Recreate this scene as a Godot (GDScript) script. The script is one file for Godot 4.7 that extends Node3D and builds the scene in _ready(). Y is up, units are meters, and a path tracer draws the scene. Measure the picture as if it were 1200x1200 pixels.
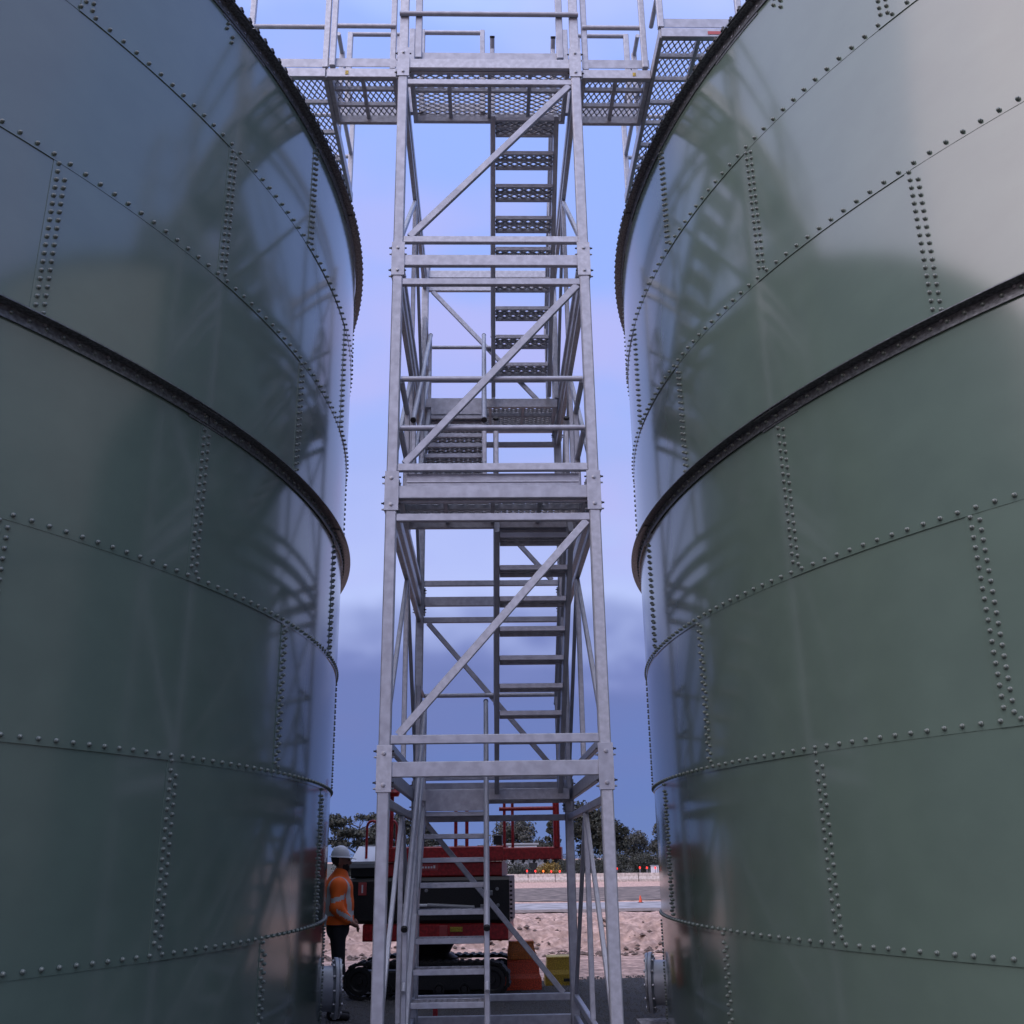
extends Node3D
# World: origin on the ground at the middle of the stair tower's front face, -Z runs away from the camera.

# ---------------------------------------------------------------- mesh builder
class MB:
	var v := PackedVector3Array()
	var n := PackedVector3Array()
	var c := PackedColorArray()
	var u := PackedVector2Array()
	var col := Color(1, 1, 1)
	var use_c := false
	func tri(a: Vector3, b: Vector3, d: Vector3) -> void:   # counter-clockwise seen from outside
		var q := (b - a).cross(d - a).normalized()
		v.append(a); v.append(d); v.append(b)
		n.append(q); n.append(q); n.append(q)
		if use_c:
			c.append(col); c.append(col); c.append(col)
	func quad(a: Vector3, b: Vector3, d: Vector3, e: Vector3) -> void:
		tri(a, b, d); tri(a, d, e)
	func trin(a: Vector3, b: Vector3, d: Vector3, na: Vector3, nb: Vector3, nd: Vector3) -> void:
		v.append(a); v.append(d); v.append(b)
		n.append(na); n.append(nd); n.append(nb)
		if use_c:
			c.append(col); c.append(col); c.append(col)
	func quadn(a: Vector3, b: Vector3, d: Vector3, e: Vector3, na: Vector3, nb: Vector3, nd: Vector3, ne: Vector3) -> void:
		trin(a, b, d, na, nb, nd); trin(a, d, e, na, nd, ne)
	func mesh() -> ArrayMesh:
		var arr := []
		arr.resize(Mesh.ARRAY_MAX)
		arr[Mesh.ARRAY_VERTEX] = v
		arr[Mesh.ARRAY_NORMAL] = n
		if use_c:
			arr[Mesh.ARRAY_COLOR] = c
		if u.size() == v.size() and u.size() > 0:
			arr[Mesh.ARRAY_TEX_UV] = u
		var m := ArrayMesh.new()
		m.add_surface_from_arrays(Mesh.PRIMITIVE_TRIANGLES, arr)
		return m
	# bar from a to b: w across, h along `up`, chamfer bev; capped
	func bar(a: Vector3, b: Vector3, w: float, h: float, bev := 0.004, up := Vector3.UP) -> void:
		var d := (b - a).normalized()
		var s := d.cross(up)
		if s.length() < 0.01:
			s = d.cross(Vector3(0, 0, 1))
		s = s.normalized()
		var t := s.cross(d).normalized()
		var x := w / 2; var y := h / 2
		var pts := []
		if bev > 0.0:
			pts = [Vector2(x - bev, -y), Vector2(x, -y + bev), Vector2(x, y - bev), Vector2(x - bev, y), Vector2(-x + bev, y), Vector2(-x, y - bev), Vector2(-x, -y + bev), Vector2(-x + bev, -y)]
		else:
			pts = [Vector2(x, -y), Vector2(x, y), Vector2(-x, y), Vector2(-x, -y)]
		var k := pts.size()
		for i in k:
			var p: Vector2 = pts[i]
			var q: Vector2 = pts[(i + 1) % k]
			var o1 := s * p.x + t * p.y
			var o2 := s * q.x + t * q.y
			quad(a + o1, a + o2, b + o2, b + o1)
		for i in range(1, k - 1):
			var p0: Vector2 = pts[0]; var p1: Vector2 = pts[i]; var p2: Vector2 = pts[i + 1]
			tri(a + s * p0.x + t * p0.y, a + s * p2.x + t * p2.y, a + s * p1.x + t * p1.y)
			tri(b + s * p0.x + t * p0.y, b + s * p1.x + t * p1.y, b + s * p2.x + t * p2.y)
	func box(p0: Vector3, p1: Vector3, bev := 0.004) -> void:
		var cy := (p0.y + p1.y) / 2; var cz := (p0.z + p1.z) / 2
		bar(Vector3(min(p0.x, p1.x), cy, cz), Vector3(max(p0.x, p1.x), cy, cz), abs(p1.z - p0.z), abs(p1.y - p0.y), bev)
	# tube along points, radii per point, smooth
	func tube(pts: Array, rad, seg := 10, caps := true) -> void:
		var k := pts.size()
		var rings := []
		var prev := Vector3.ZERO
		for i in k:
			var d: Vector3
			if i == 0: d = pts[1] - pts[0]
			elif i == k - 1: d = pts[k - 1] - pts[k - 2]
			else: d = (pts[i + 1] - pts[i]).normalized() + (pts[i] - pts[i - 1]).normalized()
			d = d.normalized()
			var s: Vector3
			if i == 0:
				s = d.cross(Vector3.UP)
				if s.length() < 0.05: s = d.cross(Vector3(1, 0, 0))
			else:
				s = prev - d * prev.dot(d)
			s = s.normalized(); prev = s
			var t := d.cross(s)
			var r: float = rad[i] if rad is Array else rad
			var ring := []
			for j in seg:
				var a := TAU * j / seg
				var o := s * cos(a) + t * sin(a)
				ring.append([pts[i] + o * r, o])
			rings.append(ring)
		for i in k - 1:
			for j in seg:
				var j2 := (j + 1) % seg
				var A = rings[i][j]; var B = rings[i][j2]; var C = rings[i + 1][j2]; var D = rings[i + 1][j]
				quadn(A[0], B[0], C[0], D[0], A[1], B[1], C[1], D[1])
		if caps:
			for j in seg:
				var j2 := (j + 1) % seg
				tri(pts[0], rings[0][j2][0], rings[0][j][0])
				tri(pts[k - 1], rings[k - 1][j][0], rings[k - 1][j2][0])
	# lathe: profile of Vector2(radius, along), about axis from o
	func lathe(o: Vector3, axis: Vector3, prof: Array, seg := 16, smooth := false) -> void:
		var s := axis.cross(Vector3.UP)
		if s.length() < 0.05: s = axis.cross(Vector3(1, 0, 0))
		s = s.normalized()
		var t := axis.cross(s).normalized()
		for i in prof.size() - 1:
			var p: Vector2 = prof[i]; var q: Vector2 = prof[i + 1]
			var dn := Vector2(q.y - p.y, -(q.x - p.x)).normalized()
			for j in seg:
				var a := TAU * j / seg; var b := TAU * (j + 1) / seg
				var ea := s * cos(a) + t * sin(a); var eb := s * cos(b) + t * sin(b)
				var A := o + ea * p.x + axis * p.y; var B := o + eb * p.x + axis * p.y
				var C := o + eb * q.x + axis * q.y; var D := o + ea * q.x + axis * q.y
				var na := (ea * dn.x + axis * dn.y).normalized(); var nb := (eb * dn.x + axis * dn.y).normalized()
				if p.x < 0.00001: trin(A, C, D, na, nb, na)
				elif q.x < 0.00001: trin(A, B, C, na, nb, na)
				else: quadn(A, B, C, D, na, nb, nb, na)
	# expanded metal: zigzag strands running along X (along_x) or Z
	func expanded(x0: float, x1: float, z0: float, z1: float, y: float, half: float, p: float, along_x := true, sw := 0.008, sh := 0.011) -> void:
		var L0 := x0 if along_x else z0
		var L1 := x1 if along_x else z1
		var W0 := z0 if along_x else x0
		var W1 := z1 if along_x else x1
		var rows := int(round((W1 - W0) / p))
		var segs := int(round((L1 - L0) / half))
		p = (W1 - W0) / rows
		half = (L1 - L0) / segs
		for r in rows:
			var wc := W0 + (r + 0.5) * p
			for i in segs:
				var sg := 1.0 if (i + r) % 2 == 0 else -1.0
				var la := L0 + i * half; var lb := la + half
				var wa := wc - sg * p * 0.5; var wb := wc + sg * p * 0.5
				var a := Vector3(la, y, wa) if along_x else Vector3(wa, y, la)
				var b := Vector3(lb, y, wb) if along_x else Vector3(wb, y, lb)
				var d := (b - a).normalized()
				var s := d.cross(Vector3.UP).normalized() * sw * 0.5
				var t := Vector3(0, sh * 0.5, 0)
				quad(a + s - t, a + s + t, b + s + t, b + s - t)
				quad(a - s + t, a - s - t, b - s - t, b - s + t)
				quad(a + s + t, a - s + t, b - s + t, b + s + t)
				quad(a - s - t, a + s - t, b + s - t, b - s - t)

var used := {}
func numbered(s: String) -> String:
	if not used.has(s):
		used[s] = 0
		return s
	used[s] += 1
	return "%s_%03d" % [s, used[s]]

func thing(called: String, label: String, category: String, at := Vector3.ZERO, group := "") -> Node3D:
	var o := Node3D.new()
	o.name = numbered(called)
	add_child(o)
	o.position = at
	o.set_meta("label", label); o.set_meta("category", category)
	if group != "": o.set_meta("group", group)
	return o

func part(called: String, mb, mat: Material, parent: Node3D) -> MeshInstance3D:
	var o := MeshInstance3D.new()
	o.name = called
	o.mesh = mb.mesh() if mb is MB else mb
	o.material_override = mat
	o.cast_shadow = GeometryInstance3D.SHADOW_CASTING_SETTING_ON
	parent.add_child(o, true)
	return o

func solo(called: String, mb, mat: Material, label: String, category: String, group := "") -> MeshInstance3D:
	var o := part(numbered(called), mb, mat, self)
	o.set_meta("label", label); o.set_meta("category", category)
	if group != "": o.set_meta("group", group)
	return o

func structure(called: String, mb, mat: Material) -> MeshInstance3D:
	var o := part(numbered(called), mb, mat, self)
	o.set_meta("kind", "structure")
	return o

# ---------------------------------------------------------------- materials
func lin(r: float, g: float, b: float) -> Color:
	return Color(r, g, b).linear_to_srgb()

func noise_tex(sd: int, freq: float, c0: Color, c1: Color, oct := 4, size := 512, lo := 0.2, hi := 0.8) -> NoiseTexture2D:
	var t := NoiseTexture2D.new()
	t.width = size; t.height = size; t.seamless = true; t.normalize = true
	var f := FastNoiseLite.new()
	f.seed = sd; f.frequency = freq; f.fractal_octaves = oct
	t.noise = f
	var g := Gradient.new()
	g.offsets = PackedFloat32Array([lo, hi]); g.colors = PackedColorArray([c0, c1])
	t.color_ramp = g
	return t

func noise_nrm(sd: int, freq: float, strength: float, oct := 2, size := 512) -> NoiseTexture2D:
	var t := NoiseTexture2D.new()
	t.width = size; t.height = size; t.seamless = true; t.as_normal_map = true; t.bump_strength = strength
	var f := FastNoiseLite.new()
	f.seed = sd; f.frequency = freq; f.fractal_octaves = oct
	t.noise = f
	return t

func plain(col: Color, rough := 0.6, metal := 0.0, spec := 0.5) -> StandardMaterial3D:
	var m := StandardMaterial3D.new()
	m.albedo_color = col; m.roughness = rough; m.metallic = metal; m.metallic_specular = spec
	return m

# colour = base * texture that goes from lo to 1 (grain), mapped by world position
func grained(col: Color, rough: float, metal: float, sd: int, scale: float, freq := 0.02, lo := 0.75, oct := 4) -> StandardMaterial3D:
	var m := plain(col, rough, metal)
	m.albedo_texture = noise_tex(sd, freq, Color(lo, lo, lo), Color(1, 1, 1), oct)
	m.uv1_triplanar = true
	m.uv1_world_triplanar = true
	m.uv1_scale = Vector3.ONE * scale
	return m

var M := {}
func make_materials() -> void:
	for i in 3:
		var tint: Color = [lin(0.40, 0.42, 0.475), lin(0.365, 0.385, 0.44), lin(0.43, 0.45, 0.50)][i]
		var m := grained(tint, 0.5, 0.3, 11 + i, [1.1, 0.8, 1.4][i], 0.02, 0.90, 5)
		m.roughness_texture = noise_tex(21 + i, 0.05, Color(0.75, 0.75, 0.75), Color(1, 1, 1))
		M["alu%d" % i] = m
	M.mesh = grained(lin(0.40, 0.40, 0.42), 0.55, 0.4, 31, 2.0, 0.03, 0.7)
	M.galv = grained(lin(0.42, 0.44, 0.46), 0.42, 0.6, 32, 1.5, 0.04, 0.65)
	M.bolt_steel = plain(lin(0.30, 0.31, 0.33), 0.4, 0.7)
	M.black_plug = plain(lin(0.012, 0.012, 0.013), 0.6)
	for i in 2:
		var t := plain([lin(0.104, 0.151, 0.121), lin(0.100, 0.147, 0.118)][i], 0.13, 0.0, 0.85)
		t.albedo_texture = noise_tex(41 + i, 0.012, Color(0.955, 0.955, 0.96), Color(1, 1, 1), 5)
		t.uv1_triplanar = true
		t.uv1_world_triplanar = true
		t.uv1_scale = Vector3.ONE * 0.35
		t.normal_enabled = true
		t.normal_texture = noise_nrm(45 + i, 0.006, 1.0, 2)
		t.normal_scale = 0.035
		M["tank%d" % i] = t
	M.cap = plain(lin(0.11, 0.14, 0.12), 0.28, 0.0, 0.6)
	M.girder = grained(lin(0.19, 0.21, 0.22), 0.36, 0.4, 48, 1.2, 0.05, 0.6)
	M.white_flange = grained(lin(0.36, 0.39, 0.44), 0.4, 0.1, 49, 0.5, 0.02, 0.88)
	M.concrete = grained(lin(0.36, 0.34, 0.32), 0.9, 0.0, 50, 0.9, 0.03, 0.7)
	M.barrier_concrete = grained(lin(0.50, 0.44, 0.40), 0.9, 0.0, 51, 0.3, 0.03, 0.75)
	M.red = grained(lin(0.46, 0.020, 0.022), 0.42, 0.0, 52, 1.2, 0.03, 0.72)
	M.red_bright = plain(lin(0.38, 0.06, 0.06), 0.45)
	M.black = grained(lin(0.014, 0.014, 0.016), 0.5, 0.0, 53, 3.0, 0.03, 0.5)
	M.rubber = grained(lin(0.02, 0.02, 0.02), 0.8, 0.0, 54, 4.0, 0.03, 0.5)
	M.grey = plain(lin(0.22, 0.23, 0.25), 0.5)
	M.white = plain(lin(0.62, 0.64, 0.68), 0.45)
	M.yellow = grained(lin(0.55, 0.40, 0.03), 0.5, 0.0, 55, 3.0, 0.03, 0.7)
	M.orange = grained(lin(0.85, 0.24, 0.03), 0.5, 0.0, 56, 3.0, 0.03, 0.7)
	M.orange_red = grained(lin(0.85, 0.10, 0.03), 0.5, 0.0, 57, 3.0, 0.03, 0.7)
	M.bark = grained(lin(0.09, 0.07, 0.06), 0.9, 0.0, 58, 0.6, 0.03, 0.5)
	M.pale_bark = grained(lin(0.28, 0.25, 0.23), 0.9, 0.0, 59, 0.6, 0.03, 0.6)

# ---------------------------------------------------------------- sky
func make_sky() -> Sky:
	var w := 1024
	var h := 512
	var img := Image.create(w, h, false, Image.FORMAT_RGBF)
	var f1 := FastNoiseLite.new(); f1.seed = 5; f1.frequency = 1.0; f1.fractal_octaves = 5
	var f2 := FastNoiseLite.new(); f2.seed = 9; f2.frequency = 1.0; f2.fractal_octaves = 4
	var keys := [[-1.0, Vector3(0.14, 0.14, 0.19)], [0.0, Vector3(0.14, 0.215, 0.47)], [0.05, Vector3(0.10, 0.165, 0.42)], [0.12, Vector3(0.115, 0.165, 0.41)], [0.19, Vector3(0.20, 0.25, 0.55)], [0.245, Vector3(0.49, 0.58, 0.97)], [0.30, Vector3(0.45, 0.53, 0.95)], [0.36, Vector3(0.39, 0.48, 0.92)], [0.5, Vector3(0.33, 0.47, 1.0)], [0.70, Vector3(0.32, 0.47, 1.05)], [0.84, Vector3(0.85, 1.0, 1.55)], [1.0, Vector3(1.5, 1.62, 2.05)]]
	var sd := SUN_DIR
	for j in h:
		var el := PI / 2 - (j + 0.5) / h * PI
		var y := sin(el)
		for i in w:
			var az := (i + 0.5) / w * TAU
			var d := Vector3(sin(az) * cos(el), y, -cos(az) * cos(el))
			# clouds live on a plane overhead: stretched towards the horizon
			var k: float = 1.0 / (maxf(y, 0.0) + 0.16)
			var q := Vector3(d.x * k, 0.0, d.z * k)
			var n1 := f1.get_noise_3d(q.x * 1.1, 3.0, q.z * 1.5)
			var n2 := f2.get_noise_3d(q.x * 0.7 + 7.0, 1.0, q.z * 2.4)
			var n3 := f1.get_noise_3d(q.x * 3.5 + 11.0, y * 9.0, q.z * 2.5)
			var yy: float = y + n1 * 0.022 + n2 * 0.025 + n3 * 0.035 - 0.15 * smoothstep(-0.75, 0.1, d.z) * smoothstep(0.45, 0.15, y)
			var c: Vector3 = keys[0][1]
			for a in keys.size() - 1:
				if yy >= keys[a][0] and yy <= keys[a + 1][0]:
					c = (keys[a][1] as Vector3).lerp(keys[a + 1][1], (yy - keys[a][0]) / (keys[a + 1][0] - keys[a][0]))
			if yy > 1.0: c = keys[-1][1]
			if y > 0.0:
				var cl: float = smoothstep(-0.05, 0.45, n1 + 0.3 * n2) * smoothstep(0.17, 0.34, y) * (1.0 - 0.55 * smoothstep(0.5, 0.8, y))
				c = c.lerp(Vector3(0.50, 0.50, 0.92), cl * 0.75)
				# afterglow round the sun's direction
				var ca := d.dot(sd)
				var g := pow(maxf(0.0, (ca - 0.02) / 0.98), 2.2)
				var wide := pow(maxf(0.0, 0.5 + 0.5 * d.dot(Vector3(-0.35, 0.35, 0.87))), 2.5)  # broad lobe added to the unseen sky behind the camera, brightens the tower front
				var bank := smoothstep(0.24, 0.42, y + n1 * 0.05)   # unseen low cloud bank, added to fade both glows near the horizon
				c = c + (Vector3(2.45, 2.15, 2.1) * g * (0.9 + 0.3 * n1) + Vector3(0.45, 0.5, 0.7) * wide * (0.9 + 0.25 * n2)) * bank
			img.set_pixel(i, j, Color(c.x, c.y, c.z))
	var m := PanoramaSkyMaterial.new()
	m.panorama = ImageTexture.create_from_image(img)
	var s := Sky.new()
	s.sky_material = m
	return s

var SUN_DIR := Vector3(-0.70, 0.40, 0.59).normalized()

func _ready() -> void:
	var cam := Camera3D.new()
	cam.name = "camera"
	cam.position = Vector3(-0.0612, 1.70, 7.4765)
	cam.rotation_degrees = Vector3(19.258, -1.617, -0.855)
	cam.fov = 54.55
	cam.near = 0.05; cam.far = 4000.0
	add_child(cam)
	cam.current = true
	var env := Environment.new()
	env.background_mode = Environment.BG_SKY
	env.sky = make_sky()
	env.tonemap_mode = Environment.TONE_MAPPER_LINEAR
	env.tonemap_exposure = 1.0
	env.sdfgi_enabled = true; env.ssao_enabled = true; env.ssil_enabled = true
	var we := WorldEnvironment.new()
	we.name = "world_environment"
	we.environment = env
	add_child(we)
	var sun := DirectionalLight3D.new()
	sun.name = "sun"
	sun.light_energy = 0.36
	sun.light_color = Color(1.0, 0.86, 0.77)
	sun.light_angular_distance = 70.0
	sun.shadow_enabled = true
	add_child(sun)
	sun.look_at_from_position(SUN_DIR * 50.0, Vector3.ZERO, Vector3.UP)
	make_materials()
	build_ground()
	build_tank(-1)
	build_tank(1)
	build_tower()
	build_walkway(-1)
	build_walkway(1)
	build_lift()
	build_site_objects()
	build_trees()
	build_person()

# ---------------------------------------------------------------- ground
var gn := FastNoiseLite.new()
var gn2 := FastNoiseLite.new()
func ground_h(x: float, z: float) -> float:
	var h := 0.0
	if z < -8.0 and z > -40.0 and abs(x) < 60.0:
		var wob := gn.get_noise_2d(x * 6.0, z * 2.0)
		var toe := -12.2 + wob * 0.5
		var crest := -14.9 + wob * 0.4
		var f := 0.0
		if z < toe:
			f = smoothstep(toe, crest, z) if z > crest else 1.0 - smoothstep(crest - 1.5, crest - 11.0, z)
		h += f * (0.50 + 0.05 * wob)
		var rough: float = smoothstep(0.02, 0.3, f) * (1.0 if z > crest - 1.0 else 0.35)
		var r1: float = 1.0 - abs(gn2.get_noise_2d(x * 30.0, z * 30.0)) * 2.0
		h += rough * (0.09 * r1 - 0.05 + 0.05 * gn2.get_noise_2d(x * 90.0, z * 90.0))
	if z < -8.6 and abs(x) < 20.0:
		h += 0.012 * gn2.get_noise_2d(x * 40.0, z * 12.0) * smoothstep(-8.6, -9.4, z)
	return h

func lines(a: Array) -> Array:
	var out := []
	for s in a:
		var k := int(round(abs(s[1] - s[0]) / s[2]))
		for i in k:
			out.append(lerpf(s[0], s[1], float(i) / k))
	out.append(a[-1][1])
	return out

func build_ground() -> void:
	gn.seed = 3; gn.frequency = 0.05
	gn2.seed = 8; gn2.frequency = 0.05; gn2.fractal_octaves = 3
	var xs := lines([[-2500.0, -500.0, 1000.0], [-500.0, -60.0, 220.0], [-60.0, -8.0, 13.0], [-8.0, 11.0, 0.11], [11.0, 60.0, 12.0], [60.0, 500.0, 220.0], [500.0, 2500.0, 1000.0]])
	var zs := lines([[400.0, 40.0, 180.0], [40.0, -8.0, 12.0], [-8.0, -18.0, 0.11], [-18.0, -30.0, 1.0], [-30.0, -150.0, 30.0], [-150.0, -3000.0, 900.0]])
	var hs := []
	for j in zs.size():
		var row := PackedFloat32Array()
		for i in xs.size():
			row.append(ground_h(xs[i], zs[j]))
		hs.append(row)
	var st := SurfaceTool.new()
	st.begin(Mesh.PRIMITIVE_TRIANGLES)
	var nx := xs.size()
	for j in zs.size():
		for i in nx:
			st.add_vertex(Vector3(xs[i], hs[j][i], zs[j]))
	for j in zs.size() - 1:
		for i in nx - 1:
			var a := j * nx + i
			for q in [a, a + nx + 1, a + 1, a, a + nx, a + nx + 1]:
				st.add_index(q)
	st.generate_normals()
	var m := grained(lin(0.74, 0.50, 0.40), 0.95, 0.0, 61, 0.22, 0.02, 0.78, 5)
	m.detail_enabled = true
	m.detail_blend_mode = BaseMaterial3D.BLEND_MODE_MUL
	m.detail_albedo = noise_tex(62, 0.05, Color(0.72, 0.70, 0.69), Color(1, 1, 1), 5)
	m.normal_enabled = true
	m.normal_texture = noise_nrm(63, 0.05, 3.0, 4)
	var g := MeshInstance3D.new()
	g.name = "ground"; g.mesh = st.commit(); g.material_override = m
	g.set_meta("kind", "structure")
	add_child(g)
	# dark gravel round the tanks
	var b := MB.new()
	var z0 := 14.0
	var k := 90
	for i in k:
		var xa := lerpf(-14.0, 14.0, float(i) / k); var xb := lerpf(-14.0, 14.0, float(i + 1) / k)
		var ea := -8.55 + gn.get_noise_2d(xa * 22.0, 40.0) * 0.35; var eb := -8.55 + gn.get_noise_2d(xb * 22.0, 40.0) * 0.35
		b.quad(Vector3(xa, 0.012, z0), Vector3(xb, 0.012, z0), Vector3(xb, 0.012, eb), Vector3(xa, 0.012, ea))
	var gm := grained(lin(0.105, 0.105, 0.11), 0.95, 0.0, 64, 1.3, 0.08, 0.45, 4)
	gm.normal_enabled = true
	gm.normal_texture = noise_nrm(65, 0.1, 10.0, 3)
	structure("gravel_pad", b, gm)
	var rock := MB.new()
	var pts := [Vector3(1, 0, 0), Vector3(0.2, 0.1, 0.9), Vector3(-0.85, 0, 0.25), Vector3(-0.2, -0.05, -0.9), Vector3(0.1, 0.65, 0.05), Vector3(0.05, -0.5, -0.1)]
	for i in 4:
		rock.tri(pts[i], pts[4], pts[(i + 1) % 4]); rock.tri(pts[i], pts[(i + 1) % 4], pts[5])
	var mm := MultiMesh.new()
	mm.transform_format = MultiMesh.TRANSFORM_3D
	mm.mesh = rock.mesh()
	mm.instance_count = 9000
	var rng := RandomNumberGenerator.new(); rng.seed = 77
	for i in 9000:
		var p := Vector3(rng.randf_range(-2.6, 3.0), 0.013, rng.randf_range(-2.5, -8.9))
		var sc := rng.randf_range(0.008, 0.024)
		mm.set_instance_transform(i, Transform3D(Basis(Vector3.UP, rng.randf() * TAU).scaled(Vector3(sc, sc, sc)), p))
	var mi := MultiMeshInstance3D.new()
	mi.name = "gravel_stones"; mi.multimesh = mm
	mi.material_override = grained(lin(0.16, 0.155, 0.155), 0.9, 0.0, 66, 9.0, 0.05, 0.4)
	mi.set_meta("kind", "stuff"); mi.set_meta("label", "loose dark gravel stones strewn around the tower base"); mi.set_meta("category", "gravel")
	add_child(mi)
	# strips beyond the spoil bank: road, worn field
	strip("road", -29.6, -35.0, 0.02, grained(lin(0.33, 0.32, 0.33), 0.9, 0.0, 67, 0.1, 0.02, 0.75), 0.2)
	strip("worn_verge", -19.5, -29.4, 0.035, grained(lin(0.26, 0.20, 0.165), 0.95, 0.0, 70, 0.3, 0.03, 0.6), 0.8)
	var cl := MultiMesh.new()
	cl.transform_format = MultiMesh.TRANSFORM_3D
	cl.mesh = rock.mesh()
	cl.instance_count = 700
	for i in 700:
		var cx := rng.randf_range(-5.0, 7.0)
		var cz := -12.3 - absf(rng.randfn()) * 0.35 if i % 2 == 0 else rng.randf_range(-12.4, -15.0)
		if gn.get_noise_2d(cx * 25.0, cz * 25.0) < (0.0 if i % 2 == 1 else -0.4): cz = -12.25 - rng.randf() * 0.4
		var cs := rng.randf_range(0.02, 0.085)
		cl.set_instance_transform(i, Transform3D(Basis(Vector3.UP, rng.randf() * TAU).scaled(Vector3(cs, cs * 0.8, cs)), Vector3(cx, ground_h(cx, cz) + cs * 0.1, cz)))
	var ci := MultiMeshInstance3D.new()
	ci.name = "soil_clods"; ci.multimesh = cl
	ci.material_override = grained(lin(0.24, 0.17, 0.14), 0.95, 0.0, 71, 3.0, 0.05, 0.6)
	ci.set_meta("kind", "stuff"); ci.set_meta("label", "dark soil clods scattered over the pale spoil bank"); ci.set_meta("category", "soil clods")
	add_child(ci)
	strip("far_grass", -92.0, -900.0, 0.02, grained(lin(0.07, 0.07, 0.045), 0.95, 0.0, 69, 0.05, 0.03, 0.5), 2.0)
	strip("field", -36.5, -57.0, 0.02, grained(lin(0.23, 0.18, 0.15), 0.95, 0.0, 68, 0.08, 0.03, 0.5), 1.2)

func strip(called: String, za: float, zb: float, y: float, m: Material, wob: float) -> void:
	var b := MB.new()
	if za > -28.0:   # lies on the back of the spoil bank
		for i in 90:
			for k in 12:
				var x0 := -20.0 + i * 0.6; var x1 := x0 + 0.6
				var w0 := gn.get_noise_2d(x0 * 9.0, za) * wob; var w1 := gn.get_noise_2d(x1 * 9.0, za) * wob
				var a0 := lerpf(za + w0, zb, k / 12.0); var a1 := lerpf(za + w1, zb, k / 12.0)
				var b0 := lerpf(za + w0, zb, (k + 1) / 12.0); var b1 := lerpf(za + w1, zb, (k + 1) / 12.0)
				b.quad(Vector3(x0, y + ground_h(x0, a0), a0), Vector3(x1, y + ground_h(x1, a1), a1), Vector3(x1, y + ground_h(x1, b1), b1), Vector3(x0, y + ground_h(x0, b0), b0))
		structure(called, b, m)
		return
	for i in 200:
		var xa := -150.0 + i * 1.5; var xb := xa + 1.5
		b.quad(Vector3(xa, y, za + gn.get_noise_2d(xa * 3.0, za) * wob), Vector3(xb, y, za + gn.get_noise_2d(xb * 3.0, za) * wob), Vector3(xb, y, zb + gn.get_noise_2d(xb * 3.0, zb) * wob), Vector3(xa, y, zb + gn.get_noise_2d(xa * 3.0, zb) * wob))
	structure(called, b, m)

# ---------------------------------------------------------------- tanks
const TR := 7.9185
const STEP := 360.0 / 17.0
const TL := [-0.05, 1.14, 2.333, 3.54, 4.731, 5.933, 7.146, 8.38]
func ring_r(k: int) -> float: return TR - 0.012 + 0.005 * k

func polar(r: float, deg: float, y: float) -> Vector3:
	var a := deg_to_rad(deg)
	return Vector3(r * cos(a), y, r * sin(a))

func panel_mesh(k: int) -> ArrayMesh:
	var b := MB.new()
	var r := ring_r(k)
	var y0: float = TL[k]
	var y1: float = TL[k + 1] + (0.07 if k < 6 else 0.0)
	var segs := 18
	var a0 := -0.45; var a1 := STEP + 0.45
	var t := 0.0042
	for i in segs:
		var fa := float(i) / segs; var fb := float(i + 1) / segs
		var aa := lerpf(a0, a1, fa); var ab := lerpf(a0, a1, fb)
		var ra := r + 0.0048 * fa; var rb := r + 0.0048 * fb
		var A := polar(ra, aa, y0); var B := polar(rb, ab, y0); var C := polar(rb, ab, y1); var D := polar(ra, aa, y1)
		var na := polar(1, aa, 0); var nb := polar(1, ab, 0)
		b.quadn(B, A, D, C, nb, na, na, nb)
		var A2 := polar(ra - t, aa, y0); var B2 := polar(rb - t, ab, y0)
		b.quad(A, B, B2, A2)
		if i == segs - 1:
			b.quad(C, polar(rb - t, ab, y1), B2, B)
	return b.mesh()

func angle_ring(r: float, y0: float, y1: float, wout: float, a0: float, a1: float, t := 0.008) -> MB:
	# vertical leg on the shell from y0 to y1, horizontal leg outwards at the top
	var b := MB.new()
	var segs := 14
	for i in segs:
		var aa := lerpf(a0, a1, float(i) / segs); var ab := lerpf(a0, a1, float(i + 1) / segs)
		var prof := [Vector2(r, y0), Vector2(r + t, y0), Vector2(r + t, y1 - t), Vector2(r + wout, y1 - t), Vector2(r + wout, y1), Vector2(r, y1)]
		for j in prof.size():
			var p: Vector2 = prof[j]; var q: Vector2 = prof[(j + 1) % prof.size()]
			b.quad(polar(p.x, ab, p.y), polar(p.x, aa, p.y), polar(q.x, aa, q.y), polar(q.x, ab, q.y))
		for e in [[i == 0, aa, 1.0], [i == segs - 1, ab, -1.0]]:
			if e[0]:
				var g: float = e[1]
				b.quad(polar(r, g, y0), polar(r + t, g, y0), polar(r + t, g, y1), polar(r, g, y1))
				b.quad(polar(r + t, g, y1 - t), polar(r + wout, g, y1 - t), polar(r + wout, g, y1), polar(r + t, g, y1))
	return b

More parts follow.
